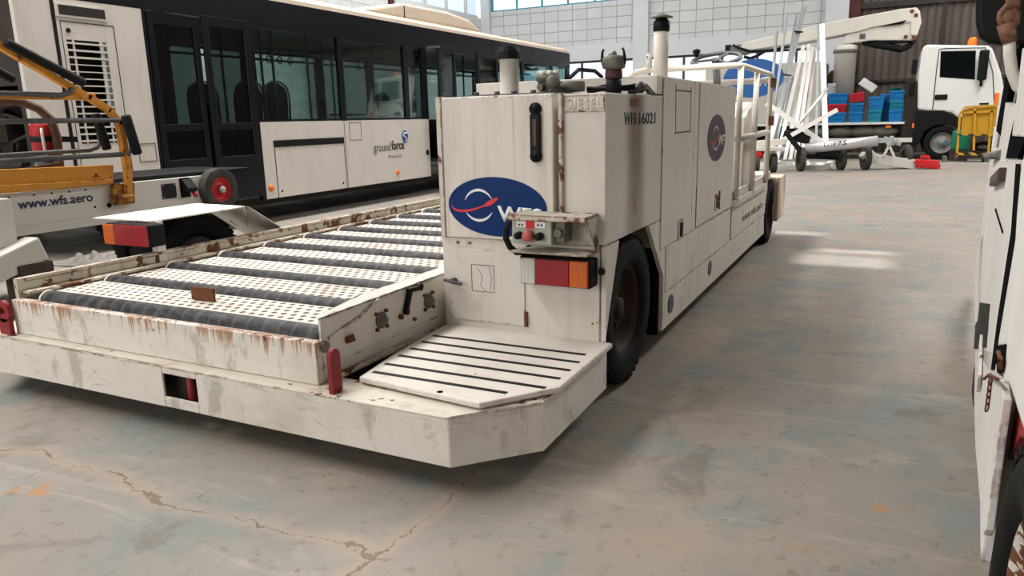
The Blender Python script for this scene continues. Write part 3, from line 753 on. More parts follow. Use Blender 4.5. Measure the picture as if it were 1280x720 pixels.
# exhaust with rain cap
m = MB().lathe([(.038, 1.38), (.038, 1.640)], (-1.112, 4.0, 0), (0, 0, 1)); ex = m.build('exhaust_stack', M['paint_clean'], L)
MB().lathe([(.036, 1.63), (.043, 1.635), (.043, 1.682), (.034, 1.686), (.028, 1.705), (.0, 1.706)], (-1.112, 4.0, 0), (0, 0, 1)).build('exhaust_collar', M['black'], ex)
MB().lathe([(.060, 1.700), (.058, 1.704), (.02, 1.718), (.0, 1.724)], (-1.112, 4.0, 0), (0, 0, 1)).build('rain_cap', M['cast'], ex)
# ---- operator platform behind the cabinet
m = MB().box((-3.0, 5.42, .50), (XS - .03, 7.35, .56)); m.build('platform_floor', M['paint'], L)
m = MB()
m.tube([(-1.78, 5.45, .56), (-1.78, 5.45, 1.38), (-1.765, 5.45, 1.46), (-1.70, 5.45, 1.515), (-1.62, 5.45, 1.53), (-1.40, 5.45, 1.53), (-.99, 5.45, 1.53), (-.962, 5.49, 1.53), (-.955, 5.6, 1.53), (-.955, 6.85, 1.528), (-.957, 6.93, 1.51), (-.96, 6.96, 1.45), (-.96, 6.96, .57)], .021, 12)
for y in (5.50, 6.20): m.tube([(-.96, y, .57), (-.96, y, 1.53)], .021, 12)
m.tube([(-.96, 5.46, 1.03), (-.96, 6.96, 1.045)], .024, 10)
m.build('handrail', M['paint_rail'], L)
MB().tube([(-1.6, 5.45, 1.52), (-1.6, 5.45, 1.64)], .022, 12).build('rail_stub', M['paint_rail'], L)
m = MB().tube([(-2.6, 6.96, 1.48), (-.99, 6.96, 1.48)], .026, 10).tube([(-1.9, 6.96, .56), (-1.9, 6.96, 1.48)], .024, 10)
m.build('cross_rail', M['paint_rail'], L)
m = MB().box((-.985, 5.42, .555), (-.945, 7.0, .60)).box((-.99, 5.42, .555), (-.975, 7.0, .66)); m.build('toe_board', M['paint'], L, .003)
m = MB().prism([(-1.02, 6.10, .56), (-1.02, 6.50, .56), (-1.02, 6.50, 1.30), (-1.02, 6.10, 1.18)], (-.5, 0, 0)); cs = m.build('operator_console', M['paint_clean'], L, .01)
for z in (.98, 1.04): MB().cyl((-1.07, 6.10, z), (-1.07, 6.09, z), .012, n=8).build('console_bolt', M['rust'], cs)
MB().tube([(-1.08, 6.2, 1.20), (-1.08, 6.2, 1.36)], .012, 8).sphere((-1.08, 6.2, 1.37), .024).build('control_lever', M['black'], cs)
sw = Vector((-1.235, 6.0, 1.615)); su = Vector((1, 0, .02)).normalized(); sv = Vector((0, .93, .30)).normalized()
def swp(a, r): return sw + su * (r * math.cos(a)) + sv * (r * math.sin(a))
m = MB().tube([swp(2 * PI * k / 30, .18) for k in range(30)], .016, 8, closed=True)
for a in (1.2, 3.3, 5.4): m.tube([sw, swp(a, .17)], .010, 6)
m.cyl(sw - Vector((0, -.01, .03)), sw + Vector((0, 0, .01)), .035); st_ = m.build('steering_wheel', M['greysteel'], L)
MB().lathe([(.012, 0), (.014, .03), (.030, .045), (.030, .065), (0, .075)], swp(2.75, .18), (0, -.1, 1), 14).build('spinner_knob', M['black'], st_)
MB().cyl((-1.235, 6.01, 1.59), (-1.235, 6.15, 1.20), .028).build('steering_column', M['greysteel'], L)
for k in range(7):
    MB().sphere((-1.62 + .075 * (k % 4) + .02 * (k // 4), 5.52 + .05 * (k % 2), 1.385 + .05 * (k // 4)), (.055, .04, .035), 8).build('rag_bundle', M['rag'] if k % 2 else M['paint_far'], L)
m = MB().prism([(-1.92, 5.6, 1.3), (-1.62, 5.6, 1.3), (-1.66, 5.6, 1.50), (-1.92, 5.6, 1.50)], (0, .25, 0)); m.build('seat_back', M['paint_clean'], L, .02)
for z in (1.42, 1.10): MB().box((-.955, 6.9, z), (-.915, 6.965, z + .08)).build('gate_catch', M['rust'], L, .004)
m = MB().box((-1.6, 7.55, .18), (-.915, 8.05, .60)); m.build('front_bumper', plain('sun_bleached_bumper', (.50, .40, .32), .6, 0, .15, 4), L, .01)
m = MB().box((-1.6, 7.05, .54), (-1.0, 7.56, .66)); m.build('front_deck', M['paint'], L, .005)
# wheels and left fender
wheel(L, (-1.115, 3.16, .345), (1, 0, 0), .345, .24, plain('rusty_dark_rim', (.035, .015, .011), .7, .1, .4, 18), M['tyre'], .60)
wheel(L, (-1.06, 7.36, .30), (1, 0, 0), .30, .2)
wheel(L, (-3.86, 3.16, .345), (-1, 0, 0), .345, .24)
wheel(L, (-3.86, 7.0, .30), (-1, 0, 0), .30, .2)
m = MB().box((-1.28, 3.60, .10), (-.995, 3.63, .70)).box((-1.302, 2.79, .26), (-1.29, 3.6, .70)).box((-1.3, 2.79, .69), (-1.0, 3.6, .70)); m.build('dark_arch_sheets', M['hole'], L)  # black sheets put in so the wheel arch opening looks dark
m = MB().prism([(-4.10, 2.74, .702), (-3.60, 2.74, .702), (-3.63, 3.47, .702), (-4.12, 3.50, .702)], (0, 0, -.008))
m.prism([(-3.63, 3.47, .702), (-4.12, 3.50, .702), (-4.12, 3.92, .42), (-3.63, 3.92, .42)], (0, -.008, 0))
m.box((-3.635, 2.75, .42), (-3.585, 2.80, .696))
m.build('wheel_fender', M['paint_clean'], L, .002)
lx0, lx1, lz0, lz1 = (-3.885, 2.65, 0.641)[0], (-3.532, 2.65, 0.657)[0], (-3.698, 2.65, 0.569)[2], (-3.674, 2.65, 0.69)[2]
m = MB().box((lx0, 2.66, lz0), (lx1 + .01, 2.76, lz1)); tl = m.build('tail_lamp', M['black'], L, .010, 3)
MB().box((lx0 - .003, 2.645, lz0 + .004), (lx0 + .09, 2.662, lz1 - .004)).build('indicator_lens', M['lens_amber'], tl, .006)
MB().box((lx0 + .09, 2.645, lz0 + .004), (lx1, 2.662, lz1 - .004)).build('brake_lens', M['lens_red'], tl, .004)
MB().tube([(-3.63, 2.8, .50), (-3.62, 3.2, .50), (-3.64, 3.3, .47)], .008, 8).tube([(-3.68, 2.72, .5), (-3.75, 2.6, .44), (-3.72, 2.45, .46), (-3.66, 2.4, .44)], .006, 8).build('wiring', M['steel'], L)
MB().box((-4.0, 2.9, .28), (-3.64, 6.6, .30)).build('left_sill', M['dark_machinery'], L)

# ================================================================== bus
BX = -6.88
U = wthing('bus', 'long white airport bus with black window band and cream roof standing behind the cargo loader', 'bus', (-8.15, 10.5, 0))
def bp(name, mat, boxes, parent=U, bevel=0):
    if name == 'panel_seam':
        for b in boxes: MB().box((BX + b[4], b[0], b[2]), (BX - .01, b[1], b[3])).build(name, mat, parent)
        return
    m = MB()
    for b in boxes: m.box((BX + b[4], b[0], b[2]), (BX + b[5] if len(b) > 5 else BX - .05, b[1], b[3]))
    return m.build(name, mat, parent, bevel)
bp('side_panel', M['bus_white'], [(4.16, 4.60, .40, 2.38, 0), (5.0, 5.45, .40, 2.38, 0), (4.60, 5.0, .40, 1.07, 0), (4.60, 5.0, 2.02, 2.38, 0)])
bp('side_panel', M['bus_white'], [(6.86, 10.69, .30, 1.245, 0)], bevel=.01)
bp('side_panel', M['bus_white'], [(12.88, 16.75, .30, 1.245, 0)], bevel=.01)
bp('window_band', M['bus_black'], [(4.16, 16.88, 2.38, 2.685, 0), (6.84, 6.905, .30, 2.40, .001), (8.465, 8.565, 1.24, 2.40, .001), (10.04, 10.155, 1.24, 2.40, .001), (10.55, 10.70, 1.24, 2.40, .001), (6.9, 10.69, 1.245, 1.275, .003), (6.9, 10.69, 2.345, 2.40, .0),
    (12.80, 12.92, .35, 2.40, .0), (14.3, 14.4, 1.24, 2.40, .001), (15.8, 15.9, 1.24, 2.40, .001), (12.9, 16.8, 1.245, 1.275, .003), (12.9, 16.8, 2.345, 2.4, 0), (16.7, 16.88, .9, 2.4, 0), (5.43, 5.47, .35, 2.40, .001)])
bp('panel_seam', M['seal'], [(4.49, 4.525, .5, 2.38, .003, 0), (5.095, 5.102, .5, 2.18, .002, 0), (4.56, 4.566, .6, 2.18, .002, 0), (4.56, 5.10, 2.175, 2.182, .002, 0), (10.13, 10.14, 2.4, 2.68, .002, 0), (8.51, 8.52, 2.4, 2.68, .002, 0), (6.86, 6.87, 2.4, 2.68, .002, 0), (13, 13.01, 2.4, 2.68, .002, 0), (14.8, 14.81, 2.4, 2.68, .002, 0)])
m = MB()
for k in range(15): z = 1.085 + k * .064; m.box((BX - .012, 4.60, z), (BX + .006, 5.0, z + .018))
m.box((BX - .012, 4.655, 1.07), (BX + .002, 4.675, 2.02)).box((BX - .012, 4.93, 1.07), (BX + .002, 4.95, 2.02))
m.build('louvre', M['bus_white'], U)
MB().box((BX - .30, 4.5, 1.0), (BX - .25, 5.1, 2.1)).build('radiator', M['dark_machinery'], U)
m = MB().box((BX, 4.53, 2.215), (BX + .010, 5.04, 2.335)); f = m.build('vent_frame', M['bus_white'], U, .002)
MB().box((BX + .009, 4.56, 2.235), (BX + .012, 5.02, 2.32)).build('vent_mesh', M['dark_machinery'], f)
MB().cyl((BX, 4.63, 2.10), (BX + .006, 4.63, 2.10), .022, n=12).build('panel_lock', M['seal'], U)
m = MB()
for a, b in (((5.20, 1.045), (5.40, 1.045)), ((5.40, 1.045), (5.40, .865)), ((5.40, .865), (5.20, .865)), ((5.20, .865), (5.20, 1.045))): m.obox((BX + .001, *a), (BX + .001, *b), .006, .006)
m.build('fuel_flap', M['greysteel'], U)
# lower panel hatch, flap, lamps, lettering
m = MB().box((BX - .002, 7.115, .305), (BX + .008, 8.45, .932)); h = m.build('side_hatch', M['bus_white'], U, .004)
MB().box((BX + .002, 7.10, .932), (BX + .014, 8.455, 1.015)).build('hatch_hinge', M['seal'], h)
for y in (7.17, 8.38): MB().cyl((BX + .008, y, .38), (BX + .011, y, .38), .016, n=10).build('hatch_lock', M['seal'], h)
bp('panel_seam', M['seal'], [(8.49, 8.497, .30, 1.24, .002, 0), (7.103, 7.111, .30, .98, .002, 0), (8.452, 8.458, .30, .98, .009, 0), (8.60, 8.606, .965, 1.215, .002, 0), (8.865, 8.871, .965, 1.215, .002, 0), (8.60, 8.87, .965, .971, .002, 0), (8.60, 8.87, 1.209, 1.215, .002, 0)])
for y in (6.99, 9.72, 14.2): MB().lathe([(.045, 0), (.040, .012), (.02, .02), (0, .021)], (BX, y, .437), (1, 0, 0), 16).build('side_marker', M['orange'], U)
MB().cyl((BX, 10.60, .70), (BX + .01, 10.60, .70), .045, n=16).build('tank_cap', M['seal'], U)
text('ground', (.43, .17), (BX + .003, 9.135, .735), (0, 1, 0), (0, 0, 1), M['ink'], 'bus_lettering', U, .001, -.002)
text('force', (.34, .145), (BX + .003, 9.59, .785), (0, 1, 0), (0, 0, 1), M['ink'], 'bus_lettering', U, .001, .028)
text('Madrid', (.33, .045), (BX + .003, 9.50, .665), (0, 1, 0), (0, 0, 1), M['ink'], 'bus_lettering', U, .001, 0, 1.3)
dr = MB().prism([(BX + .003, 9.97 + .085 * math.cos(a) * (1 if abs(math.cos(a)) < .9 else 1.05), .975 + .10 * math.sin(a) * (1.0 if math.sin(a) > 0 else 1.0)) for a in [2 * PI * k / 24 for k in range(24)]][:24], (-.002, 0, 0)).build('emblem', M['navy_far'], U)
MB().tube([(BX + .005, 10.03, 1.03), (BX + .005, 9.96, 1.04), (BX + .005, 9.92, 1.0), (BX + .005, 9.98, .97), (BX + .005, 10.02, .94), (BX + .005, 9.97, .90)], .010, 6).build('emblem_curl', M['logo_white'], dr)
# doors
def door_leaf(y0, y1, z0, z1, x, name='bus_door'):
    w = .075
    m = MB().box((x, y0, z0), (x - .04, y0 + w, z1)).box((x, y1 - w, z0), (x - .04, y1, z1)).box((x, y0, z1 - w * 1.4), (x - .04, y1, z1)).box((x, y0, z0), (x - .04, y1, z0 + .50)).box((x, y0, z0 + .80), (x - .04, y1, z0 + .88))
    d = m.build(name, M['bus_black'], U, .006)
    MB().box((x - .016, y0 + w, z0 + .5), (x - .02, y1 - w, z1 - w)).build('door_glass', M['dark_glass'], d)
    return d
door_leaf(5.49, 6.14, .36, 2.36, BX - .01); d = door_leaf(6.17, 6.83, .36, 2.40, BX + .03)
MB().box((BX + .03, 6.40, .68), (BX + .045, 6.60, .71)).build('door_pull', M['greysteel'], d)
door_leaf(10.72, 11.27, .45, 2.40, BX + .22); door_leaf(12.03, 12.82, .45, 2.40, BX + .22)
MB().box((BX + .24, 10.70, 2.36), (BX, 10.76, 2.40)).box((BX + .24, 12.78, 2.36), (BX, 12.84, 2.40)).box((BX + .24, 10.70, .5), (BX, 10.76, .54)).build('door_arm', M['greysteel'], U)
# glazing
for y0, y1 in ((6.905, 8.465), (8.565, 10.04), (10.155, 10.55), (12.92, 14.3), (14.4, 15.8), (15.9, 16.7)):
    MB().box((BX - .02, y0, 1.27), (BX - .026, y1, 2.35)).build('window_pane', M['bus_glass'], U)
# far side
FX = -9.43
m = MB().box((FX, 4.16, .35), (FX + .05, 16.88, 1.25)).box((FX, 4.16, 2.35), (FX + .05, 16.88, 2.685))
for y0, y1 in ((4.16, 6.2), (7.6, 7.75), (9.15, 9.45), (10.9, 11.05), (12.4, 12.6), (14.0, 14.1), (15.5, 15.6), (16.7, 16.88)): m.box((FX, y0, 1.2), (FX + .05, y1, 2.4))
m.build('far_side_wall', M['bus_black'], U)
MB().box((FX + .02, 6.2, 1.25), (FX + .026, 16.7, 2.35)).build('window_pane', M['bus_glass'], U)
m = MB().box((FX + .05, 4.2, .33), (BX - .05, 16.85, .40)); m.build('bus_floor', M['greysteel'], U)
m = MB().box((FX + .05, 4.2, 2.55), (BX - .05, 16.85, 2.60)).box((BX - .32, 4.3, 2.38), (BX - .05, 16.8, 2.56)).box((FX + .05, 4.3, 2.38), (FX + .32, 16.8, 2.56)); m.build('inner_ceiling', plain('bus_ceiling', (.30, .31, .31), .6), U)
pr = [(BX, 2.68), (BX - .005, 2.735), (BX - .06, 2.79), (BX - .25, 2.83), (BX - 1.27, 2.86), (FX + .25, 2.83), (FX + .06, 2.79), (FX, 2.68)]
m = MB().prism([(x, 4.16, z) for x, z in pr], (0, 12.62, 0)); m.prism([(x * .985 + -8.15 * .015, 16.78, z if z < 2.7 else z - .02) for x, z in pr], (0, .12, 0)); m.build('roof', M['cream'], U)
m = MB().prism([(BX - .12, 9.0, 2.78), (BX - .12, 10.3, 3.03), (BX - .12, 11.6, 3.05), (BX - .12, 12.4, 2.99), (BX - .12, 12.9, 2.80)], (-2.2, 0, 0))
m.build('roof_unit', M['cream'], U, .05, 3)
m = MB().box((BX - .115, 10.30, 2.80), (BX - .125, 10.32, 2.99)); m.build('unit_seam', M['seal'], U)
# ends
m = MB().box((BX - .051, 4.16, 1.60), (FX, 4.20, 2.685)).box((BX - .051, 4.16, .45), (BX - .12, 4.2, 1.6)).box((FX, 4.16, .45), (FX + .12, 4.20, 1.6)).box((BX, 4.16, .42), (FX, 4.20, .62)); m.build('rear_wall', M['bus_rear'], U)
m = MB().box((BX - .14, 4.5, .62), (FX + .14, 4.55, 1.6)).box((BX - .4, 4.25, .6), (BX - 1.3, 4.6, 1.1)).box((BX - .5, 4.22, 1.1), (BX - .8, 4.5, 1.35)).cyl((BX - .9, 4.2, 1.25), (BX - .9, 4.5, 1.25), .16).cyl((BX - 1.1, 4.2, .85), (BX - .25, 4.2, .88), .05)
m.tube([(BX - .2, 4.3, 1.5), (BX - .5, 4.22, 1.42), (BX - .75, 4.25, 1.2), (BX - .7, 4.2, .8)], .03, 8).tube([(BX - .15, 4.3, 1.2), (BX - .4, 4.2, 1.1), (BX - .55, 4.25, .7)], .022, 8).tube([(BX - 1.2, 4.2, 1.5), (BX - .9, 4.2, 1.45), (BX - .3, 4.25, 1.3)], .02, 8)
m.build('engine', M['dark_machinery'], U)
MB().box((BX, 16.86, .35), (FX, 16.90, 1.1)).box((BX, 16.86, 2.35), (FX, 16.90, 2.685)).build('front_wall', M['bus_black'], U)
MB().box((BX - .03, 16.87, 1.1), (FX + .03, 16.88, 2.35)).build('windscreen', M['bus_glass'], U)
MB().tube([(BX + .0, 16.8, 2.1), (BX + .1, 17.2, 2.33), (BX + .25, 17.9, 2.33), (BX + .32, 18.2, 2.2), (BX + .33, 18.25, 2.0)], .05, 10).tube([(BX + .33, 18.25, 2.0), (BX + .33, 18.25, 1.7)], .09, 10).tube([(BX, 16.9, 1.7), (BX + .1, 17.3, 1.62), (BX + .3, 17.8, 1.6)], .03, 8).build('mirror_arm', M['bus_black'], U)
for y in (5.2, 14.9):
    for x, s_ in ((BX - .18, 1), (FX + .18, -1)): wheel(U, (x, y, .46), (s_, 0, 0), .46, .28)
m = MB().box((BX - .3, 5.8, .2), (FX + .3, 14.1, .34)); m.build('underframe', M['dark_machinery'], U)
# inside the bus
def seat(x, y):
    m = MB().prism([(x, y - .20, 1.05), (x, y - .22, 1.60), (x, y - .17, 1.70), (x, y - .08, 1.745), (x, y + .08, 1.745), (x, y + .17, 1.70), (x, y + .22, 1.60), (x, y + .20, 1.05)], (-.06, 0, 0))
    m.box((x, y - .21, .95), (x - .42, y + .21, 1.05)).box((x - .1, y - .06, .4), (x - .3, y + .06, .95))
    s_ = m.build('passenger_seat', M['seat'], U, .015)
    MB().tube([(x + .01, y - .21, 1.1), (x + .01, y - .23, 1.60), (x + .01, y - .18, 1.71), (x + .01, y - .08, 1.76), (x + .01, y + .08, 1.76), (x + .01, y + .18, 1.71), (x + .01, y + .23, 1.60), (x + .01, y + .21, 1.1)], .014, 8).build('seat_rim', M['seat_rim'], s_)
seat(-7.35, 7.25); seat(-7.35, 7.72); seat(-7.9, 7.0); seat(-8.9, 8.7); seat(-8.9, 12.2)
m = MB()
for x, y in ((-7.3, 7.45), (-7.25, 7.60), (-7.9, 9.0), (-8.3, 9.8), (-7.6, 10.2), (-8.6, 10.4), (-7.6, 6.3), (-8.8, 8.2), (-7.7, 13.3), (-8.3, 12.1)):
    m.tube([(x, y, .4), (x, y, 2.56)], .018, 8)
m.tube([(-7.5, 6.9, 2.2), (-7.5, 16, 2.2)], .018, 8).tube([(-8.8, 6.9, 2.2), (-8.8, 16, 2.2)], .018, 8)
m.tube([(-7.3, 9.6, 1.2), (-7.3, 9.6, 1.45), (-7.3, 9.7, 1.52), (-7.3, 10.5, 1.52), (-7.3, 10.6, 1.42), (-7.3, 10.6, .5)], .018, 8).tube([(-7.3, 8.7, 1.33), (-7.3, 10.5, 1.33)], .015, 8)
m.build('grab_poles', M['pole_blue'], U)
m = MB()
for y in (7.8, 8.0, 8.2, 9.7, 9.9, 7.5, 13.5, 13.8):
    m.obox((-7.5, y, 2.2), (-7.5, y, 2.10), .02, .006).tube([(-7.5, y + .045 * math.cos(a), 2.06 + .045 * math.sin(a)) for a in [2 * PI * k / 12 for k in range(12)]], .008, 6, closed=True)
m.build('strap_handles', M['seal'], U)

# ================================================================== belt loader beside the bus
K = wthing('belt_loader', 'white belt loader with yellow rusty guard and grey rails in front of the bus', 'belt loader', (-5.4, 3.2, 0))
kx = -5.0
m = MB().box((kx, 1.9, .535), (kx - .04, 4.45, .812)).box((kx, 1.9, .795), (kx - .9, 4.45, .812)).box((kx + .003, 1.9, .60), (kx, 4.0, .604)).box((kx - .86, 1.9, .535), (kx - .9, 4.45, .8))
m.build('side_beam', M['paint_far'], K, .004)
MB().box((kx - .05, 3.55, .812), (kx - .85, 4.9, .842)).build('belt', M['seal'], K)
m = MB()
m.box((kx - .15, 1.9, .56), (kx - .75, 4.3, .74)); m.build('undercarriage', M['dark_machinery'], K)
for y in (4.28, 1.5):
    for x, s_ in ((kx - .12, 1), (kx - .78, -1)): wheel(K, (x, y, .23), (s_, 0, 0), .23, .16)
text('www.wfs.aero', (.515, .064), (-4.997, 2.847, 0.707), (0, 1, 0), (0, 0, 1), M['ink_blue'], 'beam_lettering', K, .001, .014)
# raised guide wheel with red hub
w = wheel(K, (kx + .03, 4.45, .69), (1, 0, 0), .175, .10, M['redbright'], M['tyre_grey'], .58, 'guide_wheel', 10)
MB().lathe([(.03, .03), (.03, .06), (.018, .07), (0, .07)], (kx + .03, 4.45, .69), (1, 0, 0), 14).build('wheel_hub', M['steel'], w)
m = MB().box((kx, 3.93, .66), (kx + .006, 4.06, .775)); p_ = m.build('cover_plate', plain('navy_black_plate', (.008, .011, .02), .5), K)
for y, z in ((3.94, .67), (4.05, .67), (3.94, .765), (4.05, .765)): MB().cyl((kx + .006, y, z), (kx + .01, y, z), .005, n=6).build('screw', M['steel'], p_)
m = MB().box((kx, 4.10, .655), (kx + .008, 4.19, .81)).prism([(kx + .008, 4.12, .80), (kx + .07, 4.12, .73), (kx + .07, 4.12, .70), (kx + .008, 4.12, .70)], (0, .09, 0)); sc_ = m.build('socket_box', M['seal'], K)
MB().cyl((kx + .05, 4.18, .70), (kx + .08, 4.18, .66), .016, n=10).build('socket_plug', M['redbright'], sc_)
MB().cyl((kx, 3.48, .665), (kx + .003, 3.48, .665), .018, n=16).cyl((kx, 3.37, .665), (kx + .003, 3.37, .665), .008, n=10).build('beam_hole', M['hole'], K)
for y in (2.62, 2.80, 2.96, 3.08, 3.20, 3.32): MB().cyl((kx, y, .79), (kx + .005, y, .79), .006, n=8).build('rivet', M['seal'], K)
# yellow guard
a0, a1 = (-4.98, 2.748, 0.85), (-4.98, 3.538, 0.864)
m = MB().prism([(-4.98, 2.674, 0.97), (-4.98, 3.545, 0.949), (-4.98, 3.525, 0.825), (-4.98, 2.651, 0.834)], (-.05, 0, 0)); m.prism([(-4.96, 2.647, 0.874), (-4.96, 3.521, 0.849), (-4.96, 3.516, 0.815), (-4.96, 2.638, 0.821)], (-.08, 0, 0))
m.obox((-4.95, 3.603, 0.679), (-4.95, 3.629, 0.933), .05, .045).obox((-4.95, 3.627, 0.921), (-4.95, 3.615, 1.262), .05, .045).obox((-4.95, 3.617, 1.234), (-4.95, 3.534, 1.34), .05, .045).obox((-4.95, 3.551, 1.329), (-4.95, 3.393, 1.425), .05, .045).obox((-4.95, 3.414, 1.41), (-4.95, 2.792, 1.762), .05, .04)
m.obox((-4.97, 2.744, 1.42), (-4.97, 3.465, 1.422), .04, .045)
m.build('yellow_guard', M['yellow'], K, .004)
m = MB().tube([(-5.2, 2.915, 1.401), (-5.2, 3.105, 1.388), (-5.2, 3.205, 1.346), (-5.2, 3.281, 1.271), (-5.2, 3.301, 1.151), (-5.2, 3.288, 0.97)], .030, 6).obox((-5.15, 2.803, 0.898), (-5.15, 3.277, 0.954), .05, .07); m.build('inner_post', M['brownpaint'], K)
m = MB().prism([(-4.93, 3.508, 0.822), (-4.93, 3.545, 0.819), (-4.93, 3.539, 0.698), (-4.93, 3.504, 0.673), (-4.93, 3.48, 0.687)], (-.06, 0, 0)).prism([(-4.93, 3.588, 0.803), (-4.93, 3.641, 0.81), (-4.93, 3.636, 0.694), (-4.93, 3.6, 0.674), (-4.93, 3.565, 0.696)], (-.06, 0, 0)).cyl((-4.92, 3.504, 0.725), (-4.92, 3.619, 0.719), .012); m.prism([(-4.965, 3.519, 0.814), (-4.965, 3.681, 0.812), (-4.965, 3.664, 0.661), (-4.965, 3.508, 0.66)], (-.03, 0, 0))
m.build('post_foot', paint('rusty_yellow', (.50, .22, .03), .6, 2.2, .5, 1.5), K, .003)
m = MB()
m.tube([(-4.93, 2.696, 1.262), (-4.93, 3.595, 1.262)], .018, 10).tube([(-4.93, 2.655, 1.02), (-4.93, 3.269, 1.021), (-4.93, 3.595, 1.021)], .018, 10)
m.tube([(-5.1, 2.752, 1.048), (-5.1, 3.205, 1.056), (-5.1, 3.46, 1.056), (-5.1, 3.524, 1.075), (-5.1, 3.551, 1.125), (-5.1, 3.544, 1.238), (-5.1, 3.537, 1.311)], .016, 10)
m.tube([(-4.93, 2.725, 1.432), (-4.93, 3.2, 1.427), (-4.93, 3.258, 1.443), (-4.93, 3.285, 1.475)], .017, 10)
m.tube([(-4.9, 3.631, 1.272), (-4.9, 3.655, 1.177), (-4.9, 3.65, 1.063), (-4.9, 3.611, 1.014)], .013, 8)
m.build('guard_rails', M['greysteel'], K)
for a, b, r in (((-4.9, 2.884, 1.734), (-4.9, 3.355, 1.507), .030), ((-5.0, 3.474, 1.309), (-5.0, 3.526, 1.058), .032), ((-4.85, 3.597, 1.294), (-4.85, 3.651, 1.018), .034), ((-5.2, 2.927, 1.614), (-5.2, 3.072, 1.531), .03)):
    MB().lathe([(0, 0), (r * .8, 0), (r, .01), (r, (Vector(b) - Vector(a)).length - .01), (r * .8, (Vector(b) - Vector(a)).length), (0, (Vector(b) - Vector(a)).length)], a, Vector(b) - Vector(a), 14).build('rubber_pad', M['seal'], K)
# support leg with its wooden foot
m = MB().box((kx + .02, 2.2, .49), (kx + .20, 2.70, .80)); m.build('leg_bracket', M['paint_far'], K, .006)
m = MB().obox((-4.75, 2.356, 0.351), (-4.75, 2.783, 0.485), .14, .15); m.build('outrigger_arm', M['paint_far'], K, .01)
q = (-4.75, 2.68, 0.371)
MB().box((q[0] - .08, q[1] - .08, 0), (q[0] + .08, q[1] + .14, q[2] + .03)).build('outrigger_foot', M['foot'], K, .01)
# red extinguisher hanging on the machine
E_ = wthing('fire_extinguisher', 'small red fire extinguisher with a black strap behind the yellow guard', 'fire extinguisher', (-5.32, 2.95, .842))
q = (-5.3, 3.268, 1.153)
MB().lathe([(0, .0), (.07, .0), (.075, .02), (.075, .10)], (q[0], q[1], q[2] - .19), (0, 0, 1), 20).build('cylinder_base', M['greysteel'], E_)
MB().lathe([(.078, .0), (.078, .17), (.05, .20), (.02, .21), (0, .21)], (q[0], q[1], q[2] - .09), (0, 0, 1), 20).build('cylinder', plain('extinguisher_red', (.36, .012, .016), .5), E_)
MB().lathe([(.081, 0), (.081, .04)], (q[0], q[1], q[2] - .03), (0, 0, 1), 20).obox((q[0], q[1], q[2] - .01), (q[0], q[1] + .24, q[2] - .02), .02, .04).build('strap', M['seal'], E_)
MB().tube([(q[0] + .03, q[1] - .02, q[2] + .10), (q[0] + .09, q[1] - .06, q[2] + .02), (q[0] + .08, q[1] - .05, q[2] - .12)], .01, 8).build('hose', M['paint_far'], E_)

# rag and cable on the ground between the machines
random.seed(3)
m = MB(); n = 22
vs = []; fs = []
for i in range(n):
    for j in range(n):
        x = (i / (n - 1) - .5) * .62; y = (j / (n - 1) - .5) * .42
        d = max(0, 1 - (x * x / .09 + y * y / .042)) ** .5
        z = .01 + d * (.055 + .030 * math.sin(31 * x + 3 * math.sin(19 * y)) + .028 * math.sin(43 * y + 18 * x) + random.uniform(-.012, .012))
        vs.append((x, y, max(.004, z)))
for i in range(n - 1):
    for j in range(n - 1): fs.append((i * n + j, (i + 1) * n + j, (i + 1) * n + j + 1, i * n + j + 1))
m.add(vs, fs, True)
o = m.build('crumpled_rag', M['rag']); o.location = (-6.45, 4.25, 0); md = o.modifiers.new('s', 'SOLIDIFY'); md.thickness = .006
tag(o, 'crumpled grey rag lying on the floor in front of the bus', 'rag')
o = MB().tube([(.25 * math.cos(a) + .03 * math.sin(3 * a), .14 * math.sin(a), .012) for a in [2 * PI * k / 26 for k in range(23)]], .011, 6).build('cable_loop', M['seal']); o.location = (-6.62, 4.95, 0)
tag(o, 'loose black cable loop on the floor beside the bus', 'cable')

# ================================================================== truck with boom
TRZ = 0.0
TR = thing('boom_truck', 'white flatbed truck with a folded cream boom lift parked along the far wall', 'truck', (1.1, 21.2, 0), TRZ)
def tp(name, mat, pts, off, parent=TR, bevel=0): return MB().prism(pts, off).build(name, mat, parent, bevel)
tp('cab', M['cab_white'], [(-0.541, 0.0, 1.216), (-0.605, 0.0, 2.051), (-0.565, 0.0, 2.663), (-0.487, 0.0, 2.741), (0.8, 0.0, 2.634), (0.887, 0.0, 2.557), (1.119, 0.0, 1.99), (1.251, 0.0, 1.479), (1.36, 0.0, 0.744), (1.104, 0.0, 0.748), (0.794, 0.0, 0.94), (0.31, 0.0, 1.006), (0.199, 0.0, 1.121), (-0.314, 0.0, 1.172)], (0, 2.1, 0), bevel=.06)
tp('cab_skirt', M['black'], [(-0.557, -0.02, 1.197), (0.024, -0.02, 1.182), (0.323, -0.02, 1.025), (0.461, -0.02, 0.796), (0.52, -0.02, 0.531), (0.365, -0.02, 0.76), (0.122, -0.02, 0.849), (-0.147, -0.02, 0.826), (-0.341, -0.02, 0.694), (-0.435, -0.02, 0.386), (-0.582, -0.02, 0.367)], (0, .5, 0), bevel=.02)
tp('cab_window', M['dark_glass'], [(-0.16, -0.012, 2.556), (0.546, -0.012, 2.528), (0.585, -0.012, 1.887), (-0.132, -0.012, 1.973)], (0, .02, 0))
MB().prism([(-0.169, -0.006, 2.566), (0.553, -0.006, 2.541), (0.595, -0.006, 1.877), (-0.139, -0.006, 1.965)], (0, .01, 0)).build('window_seal', plain('dim_cab_tone', (.035, .042, .042), .6), TR)  # sheet behind the glass, coloured to imitate the dim cab inside
m = MB()
